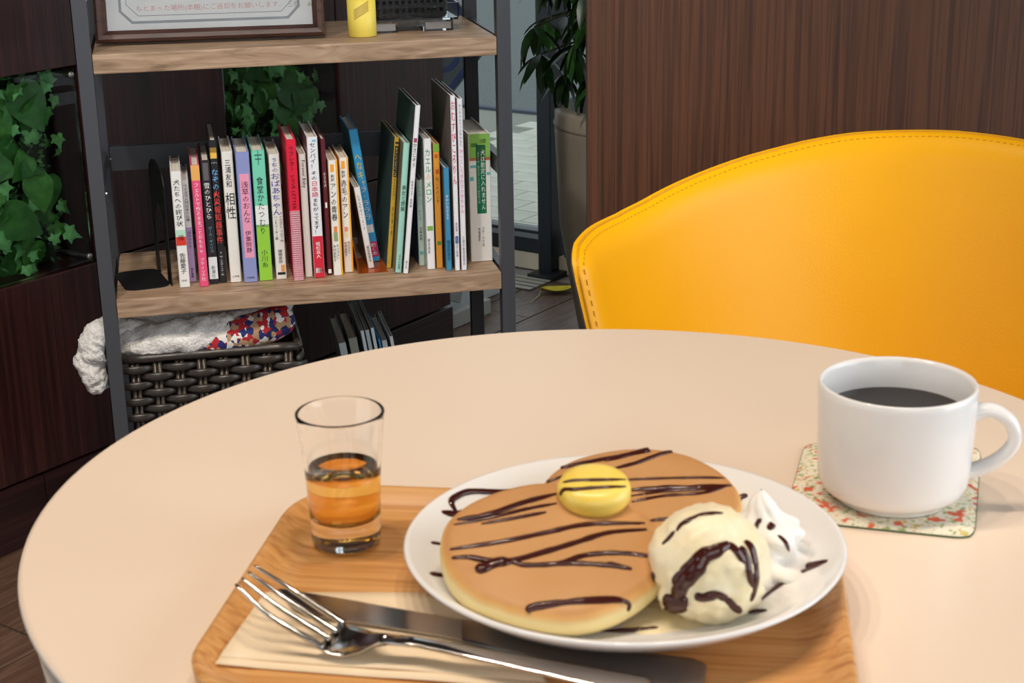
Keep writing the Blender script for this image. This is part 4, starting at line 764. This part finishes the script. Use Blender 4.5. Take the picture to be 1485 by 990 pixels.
# ------------------------------------------------------------------ plate and food
PCN = Vector((0.0537, 0.7212, TF + 0.0015)); PR = 0.1095; RZ = 0.78 - TF
plate = thing('dinner_plate', 'round white plate carrying the pancakes and ice cream', 'plate', PCN)
plm = obj('plate_body', lathe([(0.058, -0.0012), (0.061, -0.0012), (0.064, 0.003), (0.080, 0.0062), (0.098, 0.0130), (PR - 0.001, RZ - 0.0022), (PR, RZ - 0.0008), (PR - 0.001, RZ), (PR - 0.003, RZ - 0.0003), (0.098, 0.0170), (0.082, 0.0098), (0.068, 0.0066), (0.05, 0.0062), (0.0006, 0.0062)], 128), WHITE, plate, True)
PF = TF + 0.0015 + 0.0062
def pcmat():
    m = mat('pancake_crumb', (226, 190, 120), 0.55); tc = nd(m, 'ShaderNodeTexCoord'); sp_ = nd(m, 'ShaderNodeSeparateXYZ'); L = m.node_tree.links; L.new(tc.outputs['Object'], sp_.inputs[0])
    n_ = nd(m, 'ShaderNodeTexNoise'); n_.inputs['Scale'].default_value = 55; n_.inputs['Detail'].default_value = 3; L.new(tc.outputs['Object'], n_.inputs['Vector'])
    ma = nd(m, 'ShaderNodeMath', operation='MULTIPLY_ADD'); L.new(n_.outputs['Fac'], ma.inputs[0]); ma.inputs[1].default_value = 0.0028; L.new(sp_.outputs['Z'], ma.inputs[2])
    mr = nd(m, 'ShaderNodeMapRange'); mr.inputs['From Min'].default_value = 0.0; mr.inputs['From Max'].default_value = 0.0185; L.new(ma.outputs[0], mr.inputs['Value'])
    c = ramp(m, [(0.0, (196, 140, 70)), (0.16, (240, 220, 158)), (0.62, (242, 222, 160)), (0.80, (222, 168, 96)), (0.90, (198, 144, 88)), (1.0, (202, 152, 98))], mr.outputs[0]); L.new(c, m.node_tree.nodes['Principled BSDF'].inputs['Base Color']); return m
PCM = pcmat()
def pancake(px, py, ztop, r, tilt, tiltx, lab, seed):
    c = un(px, py, ztop); Rm = Matrix.Rotation(rad(tilt), 4, 'X') @ Matrix.Rotation(rad(tiltx), 4, 'Y'); th = 0.0165
    c = c - (Rm @ Vector((0, 0, th)))
    t = thing('pancake', lab, 'pancake'); t.matrix_world = Matrix.Translation(c) @ Rm
    bm = lathe([(r * 0.86, 0.0), (r * 0.95, 0.0012), (r * 0.995, 0.005), (r, 0.0085), (r * 0.985, 0.0122), (r * 0.95, 0.0146), (r * 0.88, 0.0160), (r * 0.6, th), (r * 0.25, th), (0.0005, th)], 96)
    for v in bm.verts:
        a = math.atan2(v.co.y, v.co.x); k = 1 + 0.018 * noise.noise(Vector((math.cos(a) * 1.3 + seed, math.sin(a) * 1.3, 0))) * 2 + 0.004 * noise.noise(v.co * 90); v.co.x *= k; v.co.y *= k; v.co.z += 0.0005 * noise.noise(v.co * 60 + Vector((seed, 0, 0)))
    o = obj('crumb', bm, PCM, t, True); return t, o
pk_b, pk_bm = pancake(927, 712, PF + 0.0225, 0.053, 6, 0, 'golden pancake lying underneath at the back of the plate', 2)
pk_f, pk_fm = pancake(801, 785, PF + 0.0290, 0.0542, 11, 2, 'golden pancake leaning on top, topped with butter', 8)
bpy.context.view_layer.update()
def tree(objs):
    V, Fc = [], []
    for o in objs:
        b = len(V); V += [o.matrix_world @ v.co for v in o.data.vertices]; Fc += [[b + i for i in p.vertices] for p in o.data.polygons]
    return BVHTree.FromPolygons(V, Fc)
T_all = tree([plm, pk_bm, pk_fm])
bh = T_all.ray_cast(CAM, ray(862, 722).normalized())
butter = thing('butter_pat', 'round yellow pat of butter melting on the pancakes', 'butter'); butter.matrix_world = Matrix.Translation(bh[0]) @ Matrix.Rotation(rad(9), 4, 'X')
bm = lathe([(0.0165, -0.0015), (0.0183, 0.002), (0.0186, 0.0060), (0.0172, 0.0094), (0.0135, 0.0112), (0.007, 0.0116), (0.0004, 0.0116)], 64)
for v in bm.verts: v.co *= 1 + 0.03 * noise.noise(v.co * 70)
bt_m = obj('butter_body', bm, vary('butter_yellow', [(0.3, (246, 214, 92)), (0.7, (250, 224, 116))], (1, 1, 1), 60, 2, 0.32, Subsurface_Weight=0.25), butter, True)
CREAM = vary('vanilla_ice_cream', [(0.3, (244, 228, 186)), (0.7, (248, 238, 208))], (1, 1, 1), 70, 3, 0.4, Subsurface_Weight=0.3)
for m_ in (CREAM, MATS['butter_yellow']): m_.node_tree.nodes['Principled BSDF'].inputs['Subsurface Radius'].default_value = (0.004, 0.003, 0.002)
ic = thing('ice_cream_scoop', 'scoop of vanilla ice cream streaked with chocolate sauce', 'ice cream', un(1026, 884, PF))
bm = bmesh.new(); bmesh.ops.create_icosphere(bm, subdivisions=5, radius=1.0)
for v in bm.verts:
    p = v.co.normalized(); h = p.z; sc = 0.0280 * (1 + 0.05 * noise.noise(p * 2.2 + Vector((4, 1, 0))) + 0.035 * noise.noise(p * 6) + 0.018 * noise.noise(p * 16))
    if h < -0.25: sc *= 1 + 0.16 * (-h - 0.25) + 0.10 * noise.noise(p * 5)
    v.co = Vector((p.x * sc * 1.0, p.y * sc * 0.98, max(p.z * sc * 0.96 + 0.0255, 0.0004)))
ic_m = obj('scoop', bm, CREAM, ic, True)
bm = bmesh.new(); cen = bm.verts.new((-0.008, -0.008, 0.0016)); vs = []
for k in range(48):
    a = k * math.pi / 24; r_ = 0.031 * (1 + 0.25 * noise.noise(Vector((math.cos(a) * 1.6, math.sin(a) * 1.6, 3)))) * (1.2 if math.pi * 0.8 < a < math.pi * 1.45 else 0.9)
    vs.append((bm.verts.new((math.cos(a) * r_ * 0.9 - 0.008, math.sin(a) * r_ * 0.72 - 0.006, 0.0012)), bm.verts.new((math.cos(a) * r_ - 0.008, math.sin(a) * r_ * 0.8 - 0.006, 0.0002))))
for k in range(48): a, b = vs[k], vs[(k + 1) % 48]; bm.faces.new((cen, a[0], b[0])); bm.faces.new((a[0], a[1], b[1], b[0]))
obj('melted_cream', bm, CREAM, ic, True)
wc = thing('whipped_cream', 'small white whipped cream swirl behind the ice cream', 'cream', un(1112, 822, PF)); WCM = mat('whipped_cream_white', (250, 246, 240), 0.45, 0, Subsurface_Weight=0.25); WCM.node_tree.nodes['Principled BSDF'].inputs['Subsurface Radius'].default_value = (0.003, 0.002, 0.002)
P = []
for j in range(30):
    u = j / 29; z = 0.042 * u; base = 0.0235 * (1 - u ** 1.5) * (1 + 0.16 * math.sin(u * 15)) + 0.0006; row = []
    for k in range(84):
        a = k * math.pi / 42; r_ = base * (1 + 0.20 * (abs(math.cos(3.5 * (a + u * 2.4))) - 0.5)) * (1 + 0.10 * noise.noise(Vector((math.cos(a) * 2, math.sin(a) * 2, u * 5)))); row.append(Vector((r_ * math.cos(a) - 0.004 * u, r_ * math.sin(a), z)))
    P.append(row)
bm = grid(P, None, True); wc_m = obj('swirl', bm, WCM, wc, True)
bpy.context.view_layer.update()
# chocolate sauce drizzled over everything, laid on the surfaces it touches
def zz(px, py, s, pts): return [(px + x / s, py + y / s) for x, y in pts]
Z3 = lambda *p: zz(580, 630, 3.3, p); Z4 = lambda *p: zz(880, 640, 3.095, p)
def drizzle(owner, targets, pts, wpx, flat=0.6):
    T = tree(targets); P = smoothpts([(x, y, 0) for x, y in pts], 7); out = []; N = len(P); rr_ = []
    for i, p in enumerate(P):
        h = T.ray_cast(CAM, ray(p.x, p.y).normalized())
        if h[0] is None: continue
        nrm = h[1] if h[1].dot(CAM - h[0]) > 0 else -h[1]
        out.append((h[0] + nrm * 0.0002, nrm)); e = min(i, N - 1 - i) / max(1, N * 0.18)
        rr_.append(wpx * 0.66 * 0.00036 * (0.45 + 0.55 * min(1, e)) * (1 + 0.25 * noise.noise(Vector((p.x * 0.06, p.y * 0.06, wpx)))))
    if len(out) < 3: return
    up = sum((n for _, n in out), Vector()).normalized(); inv = owner.matrix_world.inverted()
    bm = tube([p for p, _ in out], rr_, 8, None, flat, up)
    for v in bm.verts: v.co = inv @ v.co
    obj('sauce_streak', bm, SAUCE, owner, True)
FP, BP_, PLT = (pk_f, [pk_fm]), (pk_b, [pk_bm]), (plate, [plm])
for own, pts, wd_ in (
    (PLT, Z3((630, 258), (500, 275), (340, 272), (270, 295), (245, 325), (270, 372)), 8), (PLT, Z3((200, 370), (270, 382), (330, 365), (385, 345)), 9),
    (FP, Z3((275, 408), (420, 385), (580, 330), (748, 284)), 8), (FP, Z3((258, 432), (430, 400), (600, 358), (750, 330)), 5), (FP, Z3((390, 428), (550, 400), (700, 372)), 5),
    (FP, Z3((240, 550), (480, 515), (700, 470), (900, 430), (1170, 425)), 7), (FP, Z3((250, 590), (330, 588), (430, 605), (540, 603), (700, 560), (850, 515), (1000, 470), (1180, 455)), 8),
    (FP, Z3((430, 620), (540, 612), (600, 626), (760, 618), (880, 580), (1040, 568), (1185, 586)), 7), (FP, Z3((360, 648), (400, 640), (460, 615), (540, 608)), 14), (FP, Z3((600, 628), (760, 620), (900, 620), (1040, 632), (1110, 645)), 7),
    (FP, Z3((612, 850), (640, 825), (800, 805), (1000, 790), (1075, 795)), 9), (FP, Z3((1060, 790), (1095, 810), (1090, 845)), 5), (FP, Z4((0, 500), (100, 502), (210, 518)), 5), (FP, Z4((0, 545), (60, 560), (110, 575)), 6),
    (BP_, Z3((645, 248), (720, 182), (800, 155), (940, 125), (1060, 105), (1188, 80)), 8), (BP_, Z4((-10, 88), (140, 50), (290, 22), (365, 36)), 10), (BP_, Z4((20, 125), (140, 95), (250, 55), (368, 40)), 7), (BP_, Z3((660, 245), (740, 215), (790, 195)), 5),
    (BP_, Z4((70, 174), (200, 168), (400, 163), (540, 165)), 4.5), (BP_, Z4((100, 220), (250, 211), (400, 208), (555, 198)), 9), (BP_, Z4((108, 245), (250, 226), (450, 214), (530, 202)), 5), (BP_, Z4((112, 272), (250, 246), (430, 232), (530, 205)), 5), (BP_, Z4((195, 356), (300, 346), (362, 338)), 6),
    (PLT, Z4((580, 295), (596, 255), (632, 242)), 8), (PLT, Z3((148, 518), (180, 522), (208, 528)), 5), (PLT, Z3((145, 668), (200, 675), (262, 692)), 8), (PLT, Z3((405, 858), (560, 876), (700, 905), (790, 914)), 5), (PLT, Z3((690, 925), (900, 938), (1100, 942), (1190, 938)), 5), (PLT, Z4((0, 852), (150, 848), (248, 838)), 8),
    (PLT, Z4((690, 715), (740, 670), (850, 600), (940, 560), (990, 538)), 6), (PLT, Z4((868, 562), (930, 552), (990, 538)), 9), (PLT, Z4((818, 425), (835, 408), (860, 398)), 7), (PLT, Z4((632, 768), (675, 762), (716, 760)), 7)):
    drizzle(own[0], own[1], pts, wd_)
for pts, wd_ in ((Z3((782, 228), (840, 220), (950, 218), (1080, 215)), 5), (Z3((768, 290), (785, 264), (850, 262), (930, 256), (1080, 248)), 5)): drizzle(butter, [bt_m], pts, wd_)
for pts, wd_ in ((Z4((315, 402), (340, 368), (400, 338), (450, 324), (520, 320)), 6), (Z4((550, 462), (500, 490), (440, 520), (400, 580), (350, 630), (320, 680), (305, 735)), 15), (Z4((265, 735), (300, 745), (350, 745)), 16), (Z4((545, 455), (590, 500), (620, 545)), 9),
        (Z4((620, 445), (650, 480), (668, 560), (668, 640), (648, 715)), 9), (Z4((440, 685), (510, 692), (560, 730), (602, 765)), 9), (Z4((215, 595), (200, 630), (198, 655)), 10), (Z4((252, 712), (300, 722), (365, 715)), 17), (Z4((330, 612), (372, 560), (420, 512), (470, 478)), 11), (Z4((395, 690), (430, 700), (500, 688)), 10), (Z4((300, 640), (322, 610), (352, 590)), 10), (Z4((250, 462), (275, 436), (305, 402)), 5), (Z4((600, 470), (628, 520), (640, 590), (655, 650)), 8)): drizzle(ic, [ic_m], pts, wd_, 0.4)
for pts, wd_ in ((Z4((655, 412), (672, 375), (692, 345)), 5), (Z4((722, 372), (735, 380), (748, 392)), 10), (Z4((768, 420), (800, 450), (820, 490)), 5)): drizzle(wc, [wc_m], pts, wd_, 0.4)
